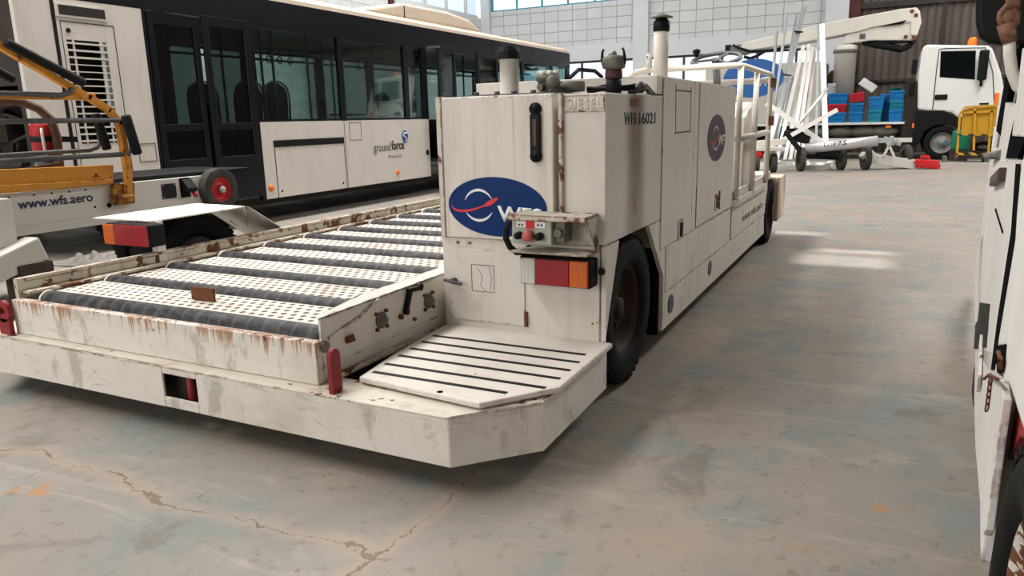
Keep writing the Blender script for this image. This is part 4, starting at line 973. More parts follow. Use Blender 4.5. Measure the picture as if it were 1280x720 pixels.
for a, b in (((-0.221, -0.004, 1.208), (-0.218, -0.004, 2.182)), ((-0.218, -0.004, 2.182), (-0.206, -0.004, 2.605)), ((-0.206, -0.004, 2.605), (-0.108, -0.004, 2.626)), ((-0.108, -0.004, 2.626), (0.74, -0.004, 2.593)), ((0.74, -0.004, 2.593), (0.94, -0.004, 2.034)), ((0.94, -0.004, 2.034), (1.047, -0.004, 1.303))): m.obox(a, b, .016, .016)
m.build('door_gap', M['seal'], TR)
MB().box((-0.202, -0.03, 1.434), (0.067, 0.01, 1.557)).build('door_handle', M['black'], TR, .015)
MB().box((0.741, -0.01, 1.293), (0.933, 0.01, 1.334)).build('cab_badge', M['seal'], TR)
m = MB().box((0.624, -0.16, 1.852), (0.82, -0.05, 2.54)); mr = m.build('wing_mirror', M['black'], TR, .04)
MB().cyl((0.707, -0.1, 1.878), (0.724, -0.1, 1.714), .03).obox((0.722, -0.1, 1.732), (0.723, 0.0, 1.808), .03, .03).build('mirror_stalk', M['black'], mr)
MB().box((1.032, -0.03, 1.266), (1.119, 0.02, 1.557)).build('front_indicator', M['orange'], TR, .01)
q = (0.526, 0.9, 2.736)
MB().lathe([(.10, -.1), (.10, .10), (.07, .17), (0, .18)], (q[0], .9, q[2]), (0, 0, 1), 18).build('amber_beacon', M['orange'], TR)
MB().box((-0.752, 0.02, 2.059), (-0.637, 0.3, 2.406)).box((-0.76, 0.05, 1.548), (-0.662, 0.2, 1.872)).build('air_intake', M['black'], TR, .02)
wh = wheel(TR, (.05, .12, .41), (0, -1, 0), .41, .25, M['rim_steel'], M['tyre'], .62)
MB().box((-.02, -.045, .37), (.34, -.03, .40)).build('wheel_mark', M['crate_teal'], wh)
wheel(TR, (-4.6, .12, .41), (0, -1, 0), .41, .25, M['rim_steel'], M['tyre'], .62)
wheel(TR, (.05, 1.95, .41), (0, 1, 0), .41, .25); wheel(TR, (-4.6, 1.95, .41), (0, 1, 0), .41, .25)
m = MB().box((-6.2, 0, .875), (-.80, 2.1, .93)); m.build('load_bed', M['paint_far'], TR, .005)
m = MB().box((-6.1, .3, .62), (-.5, .45, .87)).box((-6.1, 1.6, .62), (-.5, 1.75, .87)).box((-6.1, .5, .5), (-.6, 1.6, .865)).box((-.85, .1, .3), (-.5, 1.9, 1.9)); m.build('truck_frame', M['dark_machinery'], TR)
m = MB().box((-3.6, -.01, .43), (-.60, .03, .54)); m.build('side_guard', M['paint_far'], TR, .005)
MB().box((-1.212, -0.02, 0.795), (-1.09, 0.02, 0.841)).build('side_marker', M['orange'], TR); MB().box((-0.626, -0.02, 0.776), (-0.582, 0.02, 0.89)).build('side_marker', M['orange'], TR)
m = MB()
for x in (-2.9, -2.35, -1.8, -1.35):
    m.sphere((x + .1, .35, .70), (.36, .3, .15), 14)
m.build('stowed_tarpaulin', M['tarp'], TR)
MB().box((-0.744, 0.15, 0.969), (-0.647, 0.25, 1.701)).build('hand_winch', M['cast'], TR, .02)
# pedestal and boom
q0, q1 = (-2.316, 1.1, 2.928), (-2.176, 1.1, 0.946)
m = MB().lathe([(.27, .932), (.27, 2.72), (.30, 2.74), (.30, 2.90), (.25, 2.92)], (q0[0], 1.1, 0), (0, 0, 1), 28); m.build('boom_pedestal', M['boom'], TR)
MB().lathe([(.31, 2.72), (.31, 2.80)], (q0[0], 1.1, 0), (0, 0, 1), 28).build('slewing_ring', M['cast'], TR)
m = MB().prism([(-2.381, 0.85, 2.933), (-2.393, 0.85, 3.113), (-2.284, 0.85, 3.185), (-1.986, 0.85, 3.244), (-1.918, 0.85, 3.337), (-1.01, 0.85, 3.405), (-0.909, 0.85, 3.473), (-0.637, 0.85, 3.396), (-0.666, 0.85, 3.113), (-0.755, 0.85, 2.918), (-1.705, 0.85, 2.979), (-2.266, 0.85, 2.926)], (0, .5, 0)); m.build('lower_boom', M['boom'], TR, .03)
m = MB().prism([(-4.893, 0.8, 3.13), (-2.686, 0.8, 3.507), (-1.106, 0.8, 3.693), (-0.753, 0.8, 3.701), (-0.674, 0.8, 3.601), (-0.616, 0.8, 3.332), (-0.694, 0.8, 3.015), (-0.838, 0.8, 3.044), (-0.864, 0.8, 3.351), (-1.691, 0.8, 3.296), (-1.983, 0.8, 3.219), (-3.44, 0.8, 3.017), (-4.776, 0.8, 2.902), (-5.016, 0.8, 2.99)], (0, .6, 0)); ub = m.build('upper_boom', M['boom'], TR, .03)
MB().prism([(-1.618, 0.79, 3.3), (-0.94, 0.79, 3.413), (-1.04, 0.79, 3.325)], (0, .012, 0)).build('boom_slot', M['hole'], ub)
for p_ in ((-0.851, 0.79, 3.614), (-0.755, 0.79, 3.512), (-0.942, 0.79, 3.011), (-0.762, 0.79, 2.98)): MB().cyl(p_, (p_[0], p_[1] + .02, p_[2]), .05, n=10).build('pivot_pin', M['rust'], ub)
MB().box((-2.007, 0.84, 3.028), (-1.867, 0.85, 3.157)).build('data_plate', M['greysteel'], TR)
m = MB().tube([(-1.93, 1.0, 2.936), (-1.607, 1.0, 2.876), (-1.288, 1.0, 2.817), (-1.024, 1.0, 2.723), (-0.849, 1.0, 2.79), (-0.718, 1.0, 2.937)], [.05, .09, .10, .08, .07, .05], 8).box((-1.662, 0.9, 2.892), (-0.749, 1.2, 2.935)); m.build('boom_hoses', M['seal'], TR)
m = MB().prism([(-5.477, 0.85, 2.893), (-5.243, 0.85, 3.05), (-4.986, 0.85, 3.097), (-4.761, 0.85, 2.851), (-4.888, 0.85, 2.816), (-5.278, 0.85, 2.839)], (0, .4, 0)); m.build('boom_knuckle', M['cast'], TR, .02)
MB().box((-5.409, 0.83, 2.93), (-5.265, 1.2, 3.098)).build('knuckle_block', M['seal'], TR, .02)
MB().tube([(-5.192, 0.8, 3.085), (-5.016, 0.8, 2.99), (-4.712, 0.8, 2.887), (-4.25, 0.8, 2.881), (-3.638, 0.8, 2.947)], .03, 8).tube([(-4.876, 0.8, 2.749), (-4.703, 0.8, 2.697), (-4.536, 0.8, 2.751), (-4.332, 0.8, 2.865)], .045, 8).build('boom_cable', M['seal'], TR)
MB().box((-5.554, 0.9, 2.338), (-5.521, 1.3, 2.925)).build('basket_post', M['cast'], TR)
# white service body at the rear of the bed, carrying the blue oval
WB = thing('service_container', 'white box body with a faded blue oval behind the loader railing and leaning poles', 'container', (1.1, 21.2, 0), TRZ)
a, b = (-5.761, 0.1, 1.072), (-2.761, 0.1, 2.49)
m = MB().box((a[0], .1, .932), (b[0], 1.9, b[2])); m.build('box_body', plain('dull_beige_body', (.44, .415, .37), .6, 0, .12, 1.5), WB, .02)
e = (-4.564, 0.098, 2.135)
m = MB().ellipse((e[0] + .07, .099, e[2]), (.78, 0, .02), (-.02, 0, .50), (0, -.006, 0), 40); lo = m.build('logo_oval', M['navy_far'], WB)
text('WFS', (.62, .24), (e[0] + .02, .09, e[2] - .22), (1, 0, 0), (0, 0, 1), M['logo_white'], 'logo_lettering', lo, .004, .012)
m = swoosh(0, 0, 3.2, 0); m.v = [(e[0] - .05 + v[0], .085, e[2] + .02 + v[2]) for v in m.v]; m.build('logo_swoosh', M['logo_red'], lo)
MB().box((b[0] - .35, .09, 1.0), (b[0] - .33, .1, 2.4)).build('body_seam', M['greysteel'], WB)
def tthing(name, label, cat, mat, a, b, bevel=.01, group=None):
    """a box-like thing standing on the truck, given by two corners in the truck's frame"""
    x0, x1 = sorted((a[0], b[0])); y0, y1 = sorted((a[1], b[1])); z0, z1 = sorted((a[2], b[2]))
    t = thing(name, label, cat, (0, 0, 0), TRZ, group)
    c_ = Vector((1.1, 21.2, 0)) + Matrix.Rotation(TRZ, 3, 'Z') @ Vector(((x0 + x1) / 2, (y0 + y1) / 2, z0)); t.location = c_
    return t, (x1 - x0), (y1 - y0), (z1 - z0)
t, w, d, h = tthing('equipment_case', 'pale blue-white square case behind the crates on the truck bed', 'case', None, (-2.703, 0.9, 1.607), ((-2.47, 0.9, 1.95)[0], 1.3, (-2.47, 0.9, 1.95)[2]))
MB().box((-w / 2, -d / 2, 0), (w / 2, d / 2, h)).build('case_body', plain('pale_blue_case', (.55, .62, .68), .5), t, .02)
for k in range(3): MB().box((w * .1, -d / 2 - .01, h * (.25 + .2 * k)), (w * .35, -d / 2, h * (.30 + .2 * k))).build('case_slot', M['seal'], t)
t.location.z = .932; 
for ch in t.children: ch.location.z = (-2.703, 0.9, 1.607)[2] - .932
MB().box((-w / 2, -d / 2, 0), (w / 2, d / 2, (-2.703, 0.9, 1.607)[2] - .932)).build('case_stand', M['foot'], t)
t, w, d, h = tthing('covered_machine', 'brown-grey rounded machine standing behind the pale case on the truck', 'machine', None, (-2.791, 1.3, 0.956), ((-2.475, 1.3, 2.253)[0], 1.8, (-2.478, 1.3, 2.295)[2]))
MB().box((-w / 2, -d / 2, 0), (w / 2, d / 2, h * .7)).sphere((0, 0, h * .72), (w / 2, d / 2, h * .3), 16).build('machine_cover', plain('brown_grey_cover', (.17, .145, .12), .8, 0, .25, 5), t, .05)
# stacked tote crates
def crate(label, mat, x0, x1, y, z, h, rot=0.0, lid=False, grp='storage crates on the truck bed'):
    w = x1 - x0 - .03; d = .42
    t = thing('storage_crate', label, 'crate', (0, 0, 0), TRZ, grp)
    t.location = Vector((1.1, 21.2, 0)) + Matrix.Rotation(TRZ, 3, 'Z') @ Vector(((x0 + x1) / 2, y + d / 2, z))
    if rot: t.rotation_euler = (0, rot, TRZ)
    b = .88; m = MB()
    lo = [(-w / 2 * b, -d / 2 * b), (w / 2 * b, -d / 2 * b), (w / 2 * b, d / 2 * b), (-w / 2 * b, d / 2 * b)]; hi = [(-w / 2 * .97, -d / 2 * .97), (w / 2 * .97, -d / 2 * .97), (w / 2 * .97, d / 2 * .97), (-w / 2 * .97, d / 2 * .97)]
    v = [(*p, 0) for p in lo] + [(*p, h) for p in hi] + [(p[0] * .93, p[1] * .93, h) for p in hi] + [(p[0] * .93, p[1] * .93, .015) for p in lo]
    f = [(3, 2, 1, 0), (12, 13, 14, 15)]
    for i in range(4):
        j = (i + 1) % 4; f += [(i, j, 4 + j, 4 + i), (4 + i, 4 + j, 8 + j, 8 + i), (8 + i, 8 + j, 12 + j, 12 + i)]
    m.add(v, f); m.build('crate_body', mat, t)
    m = MB().box((-w / 2, -d / 2 - .02, h - .045), (w / 2, -d / 2 + .02, h)).box((-w / 2, d / 2 - .02, h - .035), (w / 2, d / 2, h)).box((-w / 2, -d / 2, h - .035), (-w / 2 + .02, d / 2, h)).box((w / 2 - .02, -d / 2, h - .035), (w / 2, d / 2, h)).box((-w * .28, -d / 2 - .005, h * .35), (w * .28, -d / 2 + .02, h * .42))
    m.box((-w / 2 + .03, -d / 2 - .003, h * .1), (-w / 2 + .05, -d / 2 + .03, h - .03)).box((w / 2 - .05, -d / 2 - .003, h * .1), (w / 2 - .03, -d / 2 + .03, h - .03)); m.build('crate_rim', mat, t)
    return t
X_ = lambda p: p[0]
zb0 = .932
c0, c1 = (-2.628, 0.15, 0.987)[0], (-2.132, 0.15, 0.977)[0]
crate('blue crate at the bottom of the leftmost stack on the truck bed', M['crate_blue'], c0, c1, .15, zb0, .26); crate('red crate sandwiched between two blue ones in the leftmost stack', M['crate_red'], c0, c1, .15, zb0 + .26, .21); crate('wide blue crate on top of the red one in the leftmost stack', M['crate_blue'], c0, c1 + .02, .15, zb0 + .47, .27)
c0, c1 = (-2.104, 0.15, 0.977)[0], (-1.739, 0.15, 0.97)[0]
crate('blue crate at the bottom under the tilted red crate', M['crate_blue'], c0, c1, .15, zb0, .26); crate('blue crate directly below the tilted red crate', M['crate_blue'], c0, c1, .15, zb0 + .26, .22); crate('tilted red crate on top of two blue crates', M['crate_red'], c0, c1 + .02, .15, zb0 + .52, .22, -.14)
c0, c1 = (-1.665, 0.15, 0.968)[0], (-1.28, 0.15, 0.96)[0]
crate('teal crate at the bottom of the third stack from the left', M['crate_teal'], c0, c1 - .03, .15, zb0, .30); crate('blue crate on the teal one below the tilted grey tray', M['crate_blue'], c0, c1, .15, zb0 + .30, .33)
c2 = (-1.322, 0.65, 0.956)[0]
crate('blue crate set back in the shade between third and fourth stacks', M['crate_blue'], c2 - .1, c2 + .25, .65, zb0, .36); crate('blue crate set back, upper one between third and fourth stacks', M['crate_blue'], c2 - .1, c2 + .25, .65, zb0 + .36, .34)
c0, c1 = (-1.19, 0.15, 0.959)[0], (-0.814, 0.15, 0.951)[0]
crate('blue crate at the bottom of the rightmost stack by the cab', M['crate_blue'], c0, c1, .15, zb0, .29); crate('teal crate in the middle of the rightmost stack', M['crate_teal'], c0 , c1 + .01, .15, zb0 + .29, .23); crate('blue crate on top of the rightmost stack', M['crate_blue'], c0, c1 - .02, .15, zb0 + .52, .24)
q = (-1.704, 0.3, 1.683)
t = thing('grey_tray', 'light grey ribbed tray lying tilted on the crates', 'tray', Vector((1.1, 21.2, 0)) + Matrix.Rotation(TRZ, 3, 'Z') @ Vector((q[0], .35, zb0 + .72)), TRZ)
m = MB().box((-.20, -.2, -.012), (.20, .2, .012))
for k in range(4): m.box((.02 + .04 * k, -.205, .012), (.035 + .04 * k, .2, .022))
o = m.build('tray_plate', plain('light_grey_tray', (.42, .42, .40), .5), t); o.rotation_euler = (.5, .62, 0); o.location = (0, 0, .20)
q = (-1.069, 0.3, 1.679)
t = thing('green_basket', 'small green basket on top of the rightmost crate stack', 'basket', Vector((1.1, 21.2, 0)) + Matrix.Rotation(TRZ, 3, 'Z') @ Vector((q[0], .36, zb0 + .76)), TRZ)
MB().lathe([(0, 0), (.10, 0), (.13, .06), (.135, .065), (.12, .065), (.10, .01)], (0, 0, 0), (0, 0, 1), 16).build('basket_body', M['green'], t)

# ================================================================== leaning poles
def pole(label, mat, a, b, sec, name='leaning_pole', grp=None):
    a = Vector(a); b = Vector(b)
    base = a.copy(); m = MB()
    A, B_ = a - base, b - base
    if sec[0] == 'r': m.tube([A, B_], sec[1], 10)
    elif sec[0] == 'b': m.obox(A, B_, sec[1], sec[2], up=(0, 1, 0))
    else:   # slotted channel: web and two flanges
        d = (B_ - A).normalized(); s_ = d.cross(Vector((0, 1, 0))).normalized() * sec[1] / 2
        m.obox(A, B_, sec[1], .012, up=(0, 1, 0)); m.obox(A + s_ + Vector((0, -.02, 0)), B_ + s_ + Vector((0, -.02, 0)), .008, .04, up=(0, 1, 0)); m.obox(A - s_ + Vector((0, -.02, 0)), B_ - s_ + Vector((0, -.02, 0)), .008, .04, up=(0, 1, 0))
    o = m.build(name, mat); o.location = base
    return tag(o, label, 'pole', grp)
G1 = 'galvanised poles leaning on the truck'; G2 = 'white poles leaning on the truck'
wp = plain('bright_white_pole', (.80, .79, .76), .5, 0, .05, 3)
pole('galvanised tube farthest left in the leaning bundle', M['steel'], (-2.45, 17.6, 0.19), (-2.533, 18.9, 3.076), ('r', .032), grp=G1)
pole('thin galvanised tube, second from the left of the bundle', M['steel'], (-2.414, 17.7, 0.22), (-2.34, 19.0, 3.475), ('r', .030), grp=G1)
pole('dull galvanised tube just left of the wide channel', M['steel'], (-2.359, 17.8, 0.215), (-2.14, 19.1, 3.435), ('r', .030), grp=G1)
ch_ = pole('tall wide steel channel, the highest of the leaning bundle', M['steel'], (-2.437, 17.5, 0.214), (-1.966, 19.0, 3.565), ('c', .10), grp=G1)
pole('short galvanised tube low behind the wide channel', M['steel'], (-2.407, 17.9, 0.209), (-2.113, 18.8, 2.019), ('r', .035), grp=G1)
pole('short galvanised tube leaning right of the wide channel', M['steel'], (-2.31, 17.7, 0.203), (-2.167, 18.6, 1.837), ('r', .03), grp=G1)
for i, (a, b, lab) in enumerate((
    ((-2.211, 17.6, 0.191), (-1.961, 19.2, 2.727), 'white flat pole, first left of the parallel white row'),
    ((-2.054, 17.7, 0.186), (-1.894, 19.2, 2.349), 'white flat pole, second of the parallel white row'),
    ((-1.926, 17.6, 0.192), (-1.858, 19.3, 2.746), 'white flat pole, middle one with a rust spot near its top'),
    ((-1.821, 17.7, 0.221), (-1.776, 19.3, 2.687), 'white flat pole, fourth of the parallel white row'),
    ((-1.7, 17.8, 0.251), (-1.723, 19.4, 2.673), 'rust-stained white pole, last of the parallel row'))):
    pole(lab, M['paint_rail'] if i == 4 else wp, a, b, ('b', .075, .04), grp=G2)
pole('dark grey square pole right of the white row', M['steel'], (-1.458, 18.2, 0.337), (-1.677, 19.4, 3.185), ('b', .05, .05), grp=G1)
pole('tall white post standing almost upright left of the crates', wp, (-1.209, 17.6, 0.365), (-1.568, 18.9, 3.146), ('b', .11, .05), grp=G2)
pole('white bar crossing downwards to the right over the leaning poles', wp, (-1.2, 16.98, 0.558), (-2.418, 17.05, 1.421), ('b', .10, .05), 'crossing_bar')
pole('white bar rising to the right across the poles', wp, (-2.296, 16.75, 0.491), (-0.994, 16.85, 1.25), ('b', .085, .05), 'crossing_bar')
pole('thin galvanised rail rising steeply to the right', M['steel'], (-2.088, 17.4, 0.548), (-1.294, 17.9, 1.698), ('r', .035), 'crossing_bar')
# straps around the wide channel
for p_ in ((-2.036, 18.75, 3.011), (-2.161, 18.15, 2.048)):
    o = MB().obox((-.09, -.03, 0), (.09, -.03, -.03), .09, .03).build('strap_band', M['seal']); o.location = p_; tag(o, 'black strap around the %s part of the tall steel channel' % ('upper' if p_[2] > 3 else 'middle'), 'strap')
# low rack that the poles stand in
m = MB().box((-3.1, 17.35, .0), (-1.1, 17.45, .10)).box((-3.1, 18.1, .0), (-1.1, 18.2, .10))
for x in (-2.9, -2.3, -1.7, -1.2): m.box((x, 17.3, .02), (x + .1, 18.3, .14))
o = m.build('pole_rack', wp, None, .005); tag(o, 'low white rack under the leaning poles on the floor', 'rack')

# ================================================================== tow carts
def small_wheel(parent, o, r=.2, w=.13, ax=(-.93, -.36, 0)): return wheel(parent, o, ax, r, w, M['rim_dark'], M['tyre_grey'], .55)
T1 = wthing('tow_bar_cart', 'silver tubular tow bar on a black two-wheeled carriage in front of the poles', 'tow bar', (-1.25, 17.2, 0))
ta, tb = (-1.577, 16.9, 0.465), (-0.216, 17.1, 0.612)
MB().tube([ta, tb], .105, 18).build('tow_tube', plain('silver_tube', (.60, .60, .62), .3, .4, .05), T1)
text('Line 7.5', (.42, .09), (-1.197, 16.79, 0.501), Vector(tb) - Vector(ta), (0, 0, 1), M['ink_blue'], 'tube_lettering', T1, .003, .01)
m = MB().obox((-1.949, 16.8, 0.801), (-1.558, 16.8, 0.305), .10, .10).obox((-1.965, 17.2, 0.825), (-1.532, 17.2, 0.819), .10, .12).obox((-1.563, 17.2, 0.82), (-0.98, 17.2, 0.284), .10, .08).obox((-1.599, 16.9, 0.316), (-0.932, 17.2, 0.267), .10, .10).obox((-2.031, 17.1, 0.761), (-1.512, 17.1, 0.639), .3, .18)
m.obox((-1.37, 17.1, 0.389), (-0.902, 17.1, 0.355), .2, .12); m.build('carriage_frame', M['black'], T1, .01)
w1 = (-1.642, 16.9, 0.241); w2 = (-0.885, 17.35, 0.251)
small_wheel(T1, (w1[0], w1[1], .25), .25, .10, (-.93, -.36, 0)); small_wheel(T1, (w2[0], w2[1], .25), .25, .10, (-.93, -.36, 0))
MB().obox(tb, (-0.027, 17.1, 0.626), .08, .10).obox((-0.104, 17.1, 0.675), (0.212, 17.1, 0.529), .06, .07).obox((-0.049, 17.0, 0.55), (0.173, 17.0, 0.643), .05, .06).cyl((0.039, 17.0, 0.708), (0.054, 17.0, 0.518), .04).build('coupling', M['steel'], T1, .005)
T2 = wthing('drawbar_trolley', 'white drawbar trolley with a red tow hitch standing right of the tow bar', 'trolley', (.2, 17.7, 0))
m = MB().obox((-0.362, 17.6, 0.247), (0.555, 17.9, 0.082), .16, .20).obox((-0.461, 17.5, 0.368), (-0.267, 17.6, 0.197), .2, .22).obox((-0.09, 17.6, 0.264), (0.01, 17.6, 0.511), .04, .05).obox((-0.005, 17.6, 0.511), (0.119, 17.6, 0.264), .04, .05).obox((-0.396, 17.8, 0.219), (0.61, 17.9, 0.132), .06, .05)
m.build('drawbar', M['paint_far'], T2, .008)
m = MB().obox((0.522, 17.9, 0.115), (0.965, 17.9, 0.085), .2, .17).obox((0.515, 17.85, 0.185), (0.645, 17.85, 0.053), .2, .10).obox((0.6, 17.9, 0.248), (0.776, 17.9, 0.249), .04, .06).obox((0.761, 17.9, 0.248), (0.802, 17.9, 0.117), .05, .05).obox((0.758, 17.85, 0.103), (0.981, 17.85, 0.039), .12, .1)
m.build('tow_hitch', M['redbright'], T2, .01)
w1 = (-0.419, 17.5, 0.227); w2 = (0.336, 18.0, 0.218)
small_wheel(T2, (w1[0], w1[1], .25), .25, .10, (-.93, -.36, 0)); small_wheel(T2, (w2[0], w2[1], .25), .25, .10, (-.93, -.36, 0))
MB().obox((w1[0], w1[1], .24), (w2[0], w2[1], .24), .06, .06).build('axle', M['dark_machinery'], T2)
T3 = wthing('small_cart', 'cart with small dark wheels half hidden behind the loader railing', 'cart', (-2.2, 16.4, 0))
for q in ((-2.448, 16.2, 0.319), (-2.14, 16.5, 0.303)):
    small_wheel(T3, (q[0], q[1], .19), .19, .12, (-.95, -.3, 0))
q = (-2.698, 16.2, 0.5); q2 = (-2.031, 16.6, 0.414)
MB().obox(q, (q2[0], q2[1], q[2] - .02), .5, .08).obox((-2.557, 16.3, 0.593), (-1.963, 16.6, 0.627), .12, .12).build('cart_bed', M['paint_rail'], T3, .01)
MB().sphere((-2.483, 16.2, 0.385), (.18, .12, .14), 10).build('red_bundle', M['redbright'], T3)
# yellow stillage with hazard stripes
T4 = wthing('yellow_stillage', 'yellow steel stillage with black hazard stripes near the truck cab', 'stillage', (1.75, 20.2, 0))
Yq = 19.9
m = MB()
for a, b in (((1.406, 19.9, 0.143), (1.377, 19.9, 1.105)), ((2.012, 19.9, 0.143), (1.981, 19.9, 1.194)), ((1.721, 19.9, 0.286), (1.658, 19.9, 1.238)), ((1.377, 19.9, 1.105), (1.473, 19.9, 1.243)), ((1.473, 19.9, 1.243), (2.064, 19.9, 1.261)), ((1.438, 19.9, 1.121), (2.047, 19.9, 1.141))): m.obox(a, b, .045, .045, up=(0, 1, 0))
m.build('stillage_frame', M['yellow_far'], T4)
MB().prism([(1.424, 19.95, 1.139), (1.51, 19.95, 1.216), (2.086, 19.95, 1.243), (2.09, 19.95, 0.617), (1.441, 19.95, 0.643)], (0, .03, 0)).build('back_panel', M['yellow_far'], T4)
m = MB().obox((1.373, 19.88, 0.645), (2.038, 19.88, 0.62), .03, .05, up=(0, 1, 0)).obox((1.382, 19.88, 0.216), (2.051, 19.88, 0.189), .05, .06, up=(0, 1, 0)); m.build('striped_bar', M['hazard'], T4)
m = MB().obox((1.422, 20.2, 0.182), (2.116, 20.2, 0.164), .6, .04).cyl((1.378, 19.95, 0.14), (1.41, 19.95, 0.14), .07)
for x in (1.15, 1.95): m.box((x, 19.9, 0), (x + .07, 20.5, .14))
m.build('stillage_base', M['cast'], T4)
t = wthing('coiled_cable', 'dark coiled cable lying inside the yellow stillage', 'cable', (1.9, 20.3, .2))
q = (1.953, 20.3, 0.339)
m = MB()
for k in range(4): m.tube([(q[0] + (.24 - .03 * k) * math.cos(a), q[1] + .05 * k, q[2] + (.13 - .02 * k) * math.sin(a)) for a in [2 * PI * j / 24 for j in range(24)]], .03, 6, closed=True)
m.build('cable_coil', M['dark_machinery'], t)
t = wthing('green_canister', 'green plastic canister between the truck wheel and the stillage', 'canister', (1.2, 20.75, 0))
q = (1.33, 20.65, 0.253); q2 = (1.676, 20.65, 0.712)
m = MB().box((q[0], 20.65, q[2]), (q2[0], 20.95, q2[2])); m.build('canister_body', M['green'], t, .05, 4)
MB().cyl((q[0] + .12, 20.8, q2[2] - .01), (q[0] + .12, 20.8, q2[2] + .04), .04).build('canister_cap', M['green'], t)
MB().box((q[0] - .02, 20.67, 0), (q2[0], 20.93, q[2] + .01)).build('canister_stand', M['foot'], t)
o = MB().box((-6, 19.0, 0), (3.2, 19.15, .06)).build('floor_kerb', M['curb']); o.name = 'trim_3'; struct(o)

# ================================================================== parked vehicle at the right edge
V = thing('parked_service_truck', 'chipped white truck seen edge-on at the right border with rusty wheel and red arch', 'truck', (.079 * math.cos(math.radians(5)), -.079 * math.sin(math.radians(5)), 0), math.radians(-5))
def vp(name, mat, pts, off, bevel=0, parent=V): return MB().prism(pts, off).build(name, mat, parent, bevel)
# body side, written as distance along the side and height; the wheel arch is cut out
S0, S1 = .0, 5.0
vp('front_body', M['white_body'], [(0, 1.42, .42), (0, 5.0, .30), (0, 5.05, .55), (0, 5.0, 1.10), (0, 1.95, 1.10), (0, 1.42, 1.02)], (.05, 0, 0), .004)
m = MB().box((.06, 1.46, .55), (1.9, 4.9, 1.08)).box((.25, -2.2, .55), (1.9, 1.5, 1.08)).box((.08, -2.2, 1.08), (1.9, .9, 2.3)); m.build('body_hull', M['white_body'], V, .02)
m = MB().box((.30, -2.0, .30), (1.6, 4.6, .56)); m.build('under_frame', M['dark_machinery'], V)
# wheel arch: red inner plate and hanging flap
vp('arch_plate', M['red'], [(0.02, 1.892, 0.568), (0.02, 1.457, 0.715), (0.02, 1.051, 0.834), (0.02, 1.014, 0.816), (0.02, 1.269, 0.722), (0.02, 1.46, 0.595), (0.02, 1.581, 0.476), (0.02, 1.616, 0.337)], (.02, 0, 0))
wheel(V, (.095, 1.0, .395), (-1, 0, 0), .395, .17, M['rusty_rim'], M['tyre'], .76, spokes=8)
wheel(V, (1.7, 1.02, .40), (1, 0, 0), .40, .2); wheel(V, (.15, 4.0, .35), (-1, 0, 0), .35, .2); wheel(V, (1.7, 4.0, .35), (1, 0, 0), .35, .2)
vp('mud_flap', M['chipped'], [(-0.004, 3.213, 0.322), (-0.004, 2.645, 0.299), (-0.004, 2.11, 0.354), (-0.004, 1.64, 0.442), (-0.004, 1.367, 0.5), (-0.004, 1.324, 0.532), (-0.004, 1.326, 0.661), (-0.004, 1.316, 0.761), (-0.004, 1.469, 0.75), (-0.004, 1.862, 0.681)], (.012, 0, 0), .002)
# side sheets with the dark gap between them
vp('door_sheet', M['chipped'], [(-0.004, 4.875, 0.925), (-0.004, 4.895, 0.704), (-0.004, 3.346, 0.439), (-0.004, 2.873, 0.394), (-0.004, 1.734, 0.666), (-0.004, 1.665, 0.958), (-0.004, 1.806, 1.099), (-0.004, 2.66, 1.05)], (.014, 0, 0), .002)
vp('door_gap', M['hole'], [(-0.006, 1.673, 0.972), (-0.006, 1.822, 1.09), (-0.006, 1.668, 1.099), (-0.006, 1.51, 0.981), (-0.006, 1.629, 0.779), (-0.006, 1.647, 0.706), (-0.006, 1.773, 0.668), (-0.006, 1.768, 0.776)], (.002, 0, 0))
vp('sheet_seam', M['hole'], [(-0.006, 2.832, 0.883), (-0.006, 2.058, 0.915), (-0.006, 2.025, 0.923), (-0.006, 2.77, 0.895)], (.002, 0, 0))
vp('rear_sheet', M['white_body'], [(-0.005, 1.543, 1.147), (-0.005, 1.613, 1.088), (-0.005, 1.534, 0.963), (-0.005, 1.647, 0.755), (-0.005, 1.411, 0.823), (-0.005, 1.347, 0.777), (-0.005, 1.207, 0.82), (-0.005, 0.91, 0.863), (-0.005, 0.592, 0.951), (-0.005, 0.918, 1.168)], (.012, 0, 0), .002)
vp('latch_recess', M['hole'], [(-0.007, 1.652, 0.75), (-0.007, 1.373, 0.833), (-0.007, 1.342, 0.796), (-0.007, 1.515, 0.741)], (.004, 0, 0))
m = MB()
for k in range(5):
    q = Vector((-0.008, 1.679, 0.673)) + Vector((0, 0, -.014 * k)); m.tube([q + Vector((.003 * math.cos(a), .010 * math.cos(a), .009 * math.sin(a))) for a in [2 * PI * j / 10 for j in range(10)]], .0018, 6, closed=True)
q1 = Vector((-0.012, 1.386, 0.769)); m.tube([(-0.012, 1.873, 0.614), (-0.012, 1.646, 0.696), (-0.012, 1.364, 0.776)], .003, 8).tube([(-0.012, 1.441, 0.8), (-0.012, 1.325, 0.82), (-0.012, 1.339, 0.803)], .004, 6)
m.build('rusty_chain', M['rust'], V)
m = MB().obox((-0.01, 2.455, 0.541), (-0.01, 2.184, 0.502), .008, .05); m.build('hook_plate', M['chipped'], V, .002)
vp('rubber_buffer', M['black'], [(-0.008, 3.206, 0.493), (-0.008, 2.295, 0.692), (-0.008, 2.176, 0.604), (-0.008, 3.266, 0.294), (-0.008, 3.486, 0.339), (-0.008, 3.189, 0.429)], (.006, 0, 0), .002)
vp('rubber_hose', M['black'], [(-0.002, 2.84, 0.42), (-0.002, 3.176, 0.238), (-0.002, 3.085, 0.179), (-0.002, 2.717, 0.252), (-0.002, 2.759, 0.33)], (.006, 0, 0))
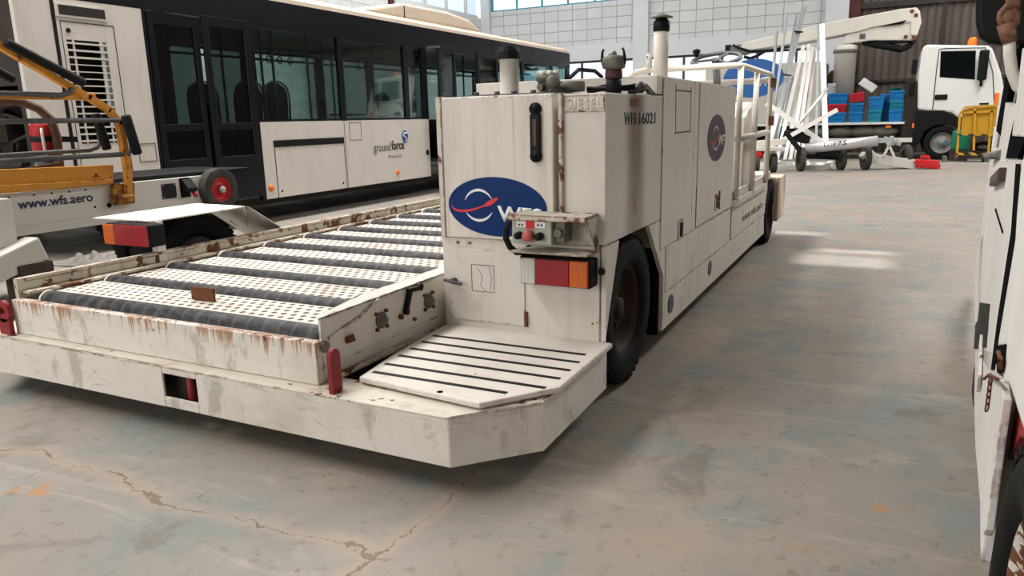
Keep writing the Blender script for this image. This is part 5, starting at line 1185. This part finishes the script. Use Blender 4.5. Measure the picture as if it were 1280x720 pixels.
vp('corner_post', M['chipped'], [(0.0, 3.626, 0.794), (0.0, 4.265, 0.632), (0.0, 5.525, 0.308), (0.0, 5.669, 0.124), (0.0, 3.879, 0.242), (0.0, 3.05, 0.449), (0.0, 3.82, 0.639)], (.03, 0, 0))
m = MB().cyl((-0.03, 3.872, 0.999), (0.0, 3.032, 1.048), .016); m.build('door_catch', M['cast'], V)
MB().obox((-0.012, 3.211, 0.942), (-0.012, 2.303, 1.034), .02, .035).build('pull_handle', plain('dark_handle', (.06, .035, .03), .5), V, .004)
# cab upright, window rubber and white frame
vp('window_rubber', M['hole'], [(0.0, 3.287, 1.422), (0.0, 3.82, 1.315), (0.0, 4.629, 1.001), (0.0, 3.537, 1.048), (0.0, 3.093, 1.279), (0.0, 2.527, 1.369)], (.03, 0, 0))
vp('cab_glass', M['dark_glass'], [(0.01, 2.847, 1.391), (0.01, 3.485, 1.29), (0.01, 3.694, 1.217), (0.01, 2.75, 1.207), (0.01, 2.502, 1.367)], (.004, 0, 0))
vp('cab_frame', M['chipped'], [(-0.002, 3.22, 1.22), (-0.002, 3.335, 1.056), (-0.002, 3.562, 0.993), (-0.002, 2.578, 1.05), (-0.002, 2.265, 1.171), (-0.002, 2.327, 1.206)], (.03, 0, 0))
vp('cab_bracket', M['hole'], [(-0.004, 2.375, 1.125), (-0.004, 2.479, 1.065), (-0.004, 1.847, 1.1), (-0.004, 1.622, 1.148), (-0.004, 1.81, 1.223), (-0.004, 2.137, 1.209)], (.03, 0, 0))
vp('window_box', M['chipped'], [(-0.008, 2.142, 1.334), (-0.008, 2.122, 1.227), (-0.008, 2.112, 1.136), (-0.008, 1.365, 1.156), (-0.008, 1.701, 1.306)], (.02, 0, 0), .003)
# mirror on its bent arm
q = (-0.124, 2.6, 1.588); q2 = (-0.103, 2.6, 1.382)
m = MB().prism([(-0.132, 2.6, 1.631), (-0.112, 2.6, 1.437), (-0.099, 2.6, 1.401), (-0.074, 2.6, 1.382), (-0.035, 2.6, 1.373), (0.084, 2.6, 1.362), (0.056, 2.6, 1.607)], (0, .09, 0)); m.build('wing_mirror', M['black'], V, .015, 3)
MB().tube([(-0.032, 2.3, 1.369), (-0.028, 2.3, 1.331), (-0.018, 2.3, 1.288), (-0.003, 2.3, 1.253), (0.019, 2.3, 1.232), (0.046, 2.3, 1.228)], .0135, 12).build('mirror_arm', M['paint_rail'], V)
m = MB().tube([(-0.046, 2.3, 1.446), (-0.057, 2.3, 1.432), (-0.058, 2.3, 1.417), (-0.048, 2.3, 1.397), (-0.032, 2.3, 1.39), (-0.021, 2.3, 1.406), (-0.022, 2.3, 1.429), (-0.033, 2.3, 1.445)], .007, 8, closed=True).sphere((-0.039, 2.31, 1.42), (.020, .02, .026), 12).tube([(-0.033, 2.3, 1.478), (-0.034, 2.3, 1.441)], .016, 8).tube([(-0.042, 2.3, 1.404), (-0.031, 2.3, 1.358)], [.022, .016], 10).box((-0.043, 2.28, 1.376), (-0.022, 2.32, 1.389)); m.build('mirror_joint', plain('rusty_joint', (.22, .11, .07), .8, 0, .45, 60, .6), V)

# ================================================================== the hangar
o = MB().add([(-14, -14, 0), (16, -14, 0), (16, 26, 0), (-14, 26, 0)], [(0, 1, 2, 3)]).build('floor', M['floor']); struct(o)
WY = 25.0
m = MB().box((-13.6, WY, 3.62), (-1.95, WY + .2, 5.0)); m.build('wall_back', M['blocks_x']).__setitem__('kind', 'structure')
m = MB().box((-13.6, WY - .03, 3.12), (-1.95, WY + .2, 3.63)).box((-13.6, WY - .02, 0), (-1.95, WY + .2, 1.6)); m.build('trim_1', M['beam'])['kind'] = 'structure'
m = MB().box((-7.85, WY - .18, 0), (-7.35, WY + .25, 8)).box((-1.98, WY - .25, 0), (-1.35, WY + .25, 8)).box((-13.6, WY - .12, 0), (-13.25, WY + .2, 8)); m.build('wall_back_columns', M['beam']); bpy.data.objects['wall_back_columns'].name = 'trim_2'; bpy.data.objects['trim_2']['kind'] = 'structure'
m = MB().box((-1.36, WY - .15, 0), (-1.05, WY + .1, 8)); m.build('trim_4', M['redsteel'])['kind'] = 'structure'
m = MB().box((-1.1, WY, 0), (9, WY + .1, 8)); m.build('wall_right_back', M['corr']); bpy.data.objects['wall_right_back'].name = 'wall_back_right'; bpy.data.objects['wall_back_right']['kind'] = 'structure'
m = MB().box((-1.05, WY - .12, 4.1), (9, WY, 4.25)).box((-1.05, WY - .1, 2.02), (9, WY, 2.10)).box((1.05, WY - .08, 2.0), (1.17, WY, 8)); m.build('trim_5', M['bus_rear'])['kind'] = 'structure'
# windows: frames with bright daylight behind
def window(n, x0, x1, z0, z1, step, mat, y=WY + .08, axis=0, fr=.05):
    m = MB()
    def bx_(a0, a1, c0, c1, d0=-.04, d1=.04):
        if axis == 0: m.box((a0, y + d0, c0), (a1, y + d1, c1))
        else: m.box((y + d0, a0, c0), (y + d1, a1, c1))
    k = x0
    while k < x1 + .01: bx_(k - fr / 2, k + fr / 2, z0, z1); k += step
    bx_(x0, x1, z0, z0 + fr); bx_(x0, x1, z1 - fr, z1)
    if z1 - z0 > 1.6: bx_(x0, x1, (z0 + z1) / 2 - fr / 2, (z0 + z1) / 2 + fr / 2)
    w_ = m.build('window_%d' % n, mat); w_['kind'] = 'structure'
    m = MB()
    if axis == 0: m.box((x0, y - .004, z0), (x1, y + .004, z1))
    else: m.box((y - .004, x0, z0), (y + .004, x1, z1))
    m.build('window_glass', M['clear_glass'], w_)
window(1, -13.2, -7.9, 5.0, 7.0, .98, M['blueframe']); window(2, -7.3, -2.0, 5.0, 7.0, .98, M['blueframe'])
window(3, -13.2, -7.85, 1.6, 3.12, 1.15, M['darkframe'], fr=.07); window(4, -7.35, -2.0, 1.6, 3.12, 1.15, M['darkframe'], fr=.07)
m = MB().box((-13.8, 8.2, 0), (-13.6, WY, 4.8)); m.build('wall_left', M['blocks_y'])['kind'] = 'structure'
m = MB().box((-13.8, -14, 0), (-13.6, 8.2, 8)); m.build('wall_left_sheet', M['corr']); bpy.data.objects['wall_left_sheet'].name = 'wall_left_near'; bpy.data.objects['wall_left_near']['kind'] = 'structure'
m = MB().box((-13.65, 19.2, 4.6), (-13.5, 19.4, 8)).box((-13.8, 8.2, 7.0), (-13.6, 25, 8)); m.build('trim_6', M['redsteel'])['kind'] = 'structure'
window(5, 8.4, 24.8, 4.8, 7.0, 1.3, M['beam'], -13.7, 1, .09)
m = MB().box((-13.8, WY, 7.0), (-1.9, WY + .2, 8)); m.build('trim_7', M['beam'])['kind'] = 'structure'
m = MB().box((9, -14, 0), (9.2, 25.2, 8)); m.build('wall_right', M['corr'])['kind'] = 'structure'
m = MB().box((-4.5, -14.2, 0), (9.2, -14, 8)); m.build('wall_front_added', M['corr'])['kind'] = 'structure'  # unseen wall, added to block daylight from the open front

# ------------------------------------------------------------------ unseen roof, openings placed to throw sun on chosen spots
HZ = 8.0
SUN = Vector((.30, -.42, .86)).normalized()          # towards the sun
def hole_for(x0, x1, y0, y1, z=0):
    k = (HZ - z) / SUN.z
    return (x0 + SUN.x * k, x1 + SUN.x * k, y0 + SUN.y * k, y1 + SUN.y * k)
HOLES = [hole_for(-.62, .10, 6.35, 6.85), hole_for(-.50, .12, 6.95, 7.15), hole_for(-1.75, -.5, 7.9, 8.15), hole_for(-3.0, -1.3, 18.0, 18.6, 0), hole_for(-1.5, -1.0, 5.5, 6.9, 1.2), hole_for(-4.2, -3.7, 2.8, 4.0, .7)]
xs = sorted({-14.0, 9.2} | {h[0] for h in HOLES} | {h[1] for h in HOLES}); ys = sorted({-14.0, 25.3} | {h[2] for h in HOLES} | {h[3] for h in HOLES})
m = MB()
for j in range(len(ys) - 1):
    yc = (ys[j] + ys[j + 1]) / 2; run = None
    for i in range(len(xs) - 1):
        xc = (xs[i] + xs[i + 1]) / 2
        if any(h[0] < xc < h[1] and h[2] < yc < h[3] for h in HOLES): continue
        m.box((xs[i], ys[j], HZ), (xs[i + 1], ys[j + 1], HZ + .05))
m.build('ceiling', M['beam'])['kind'] = 'structure'

def area(name, loc, rot, sx, sy, power, color=(1, 1, 1), spread=180):
    l = bpy.data.lights.new(name, 'AREA'); l.shape = 'RECTANGLE'; l.size = sx; l.size_y = sy; l.energy = power; l.color = color; l.spread = math.radians(spread)
    o = bpy.data.objects.new(name, l); col.objects.link(o); o.location = loc; o.rotation_euler = rot; return o
# unseen overhead lamps and the open hangar door behind the photographer
area('unseen_overhead_lamp', (-6, 5, 7.9), (0, 0, 0), 1.8, 18, 1850, (1, .97, .93))
area('unseen_overhead_lamp', (3.4, 16, 7.9), (0, 0, 0), 1.8, 14, 1300, (1, .98, .95))  # added light that brightens the far right floor
area('unseen_overhead_lamp', (-8, 19, 7.9), (0, 0, 0), 8, 1.6, 420, (.95, .98, 1))
area('unseen_overhead_lamp', (-11.3, 14, 7.9), (0, 0, 0), 1.2, 16, 420, (.97, .99, 1))  # added to brighten the left wall behind the bus windows
area('hangar_door_daylight', (-8.0, -10, 3.4), (math.radians(84), 0, math.radians(-26)), 9, 5, 600, (1, .94, .86))
s_ = bpy.data.lights.new('sun', 'SUN'); s_.energy = 5.5; s_.angle = math.radians(1.2); s_.color = (1, .96, .9)
so = bpy.data.objects.new('sun', s_); col.objects.link(so); so.rotation_euler = SUN.to_track_quat('Z', 'Y').to_euler()

w = bpy.data.worlds.new('sky'); scene.world = w; w.use_nodes = True
bg = w.node_tree.nodes['Background']; bg.inputs[0].default_value = (.86, .93, 1, 1); bg.inputs[1].default_value = 1.6

scene.view_settings.view_transform = 'Standard'; scene.view_settings.look = 'None'
scene.view_settings.exposure = 0; scene.view_settings.gamma = 1; scene.view_settings.use_curve_mapping = False
for o in list(scene.objects):
    for k in ('_w', '_o'):
        if k in o: del o[k]
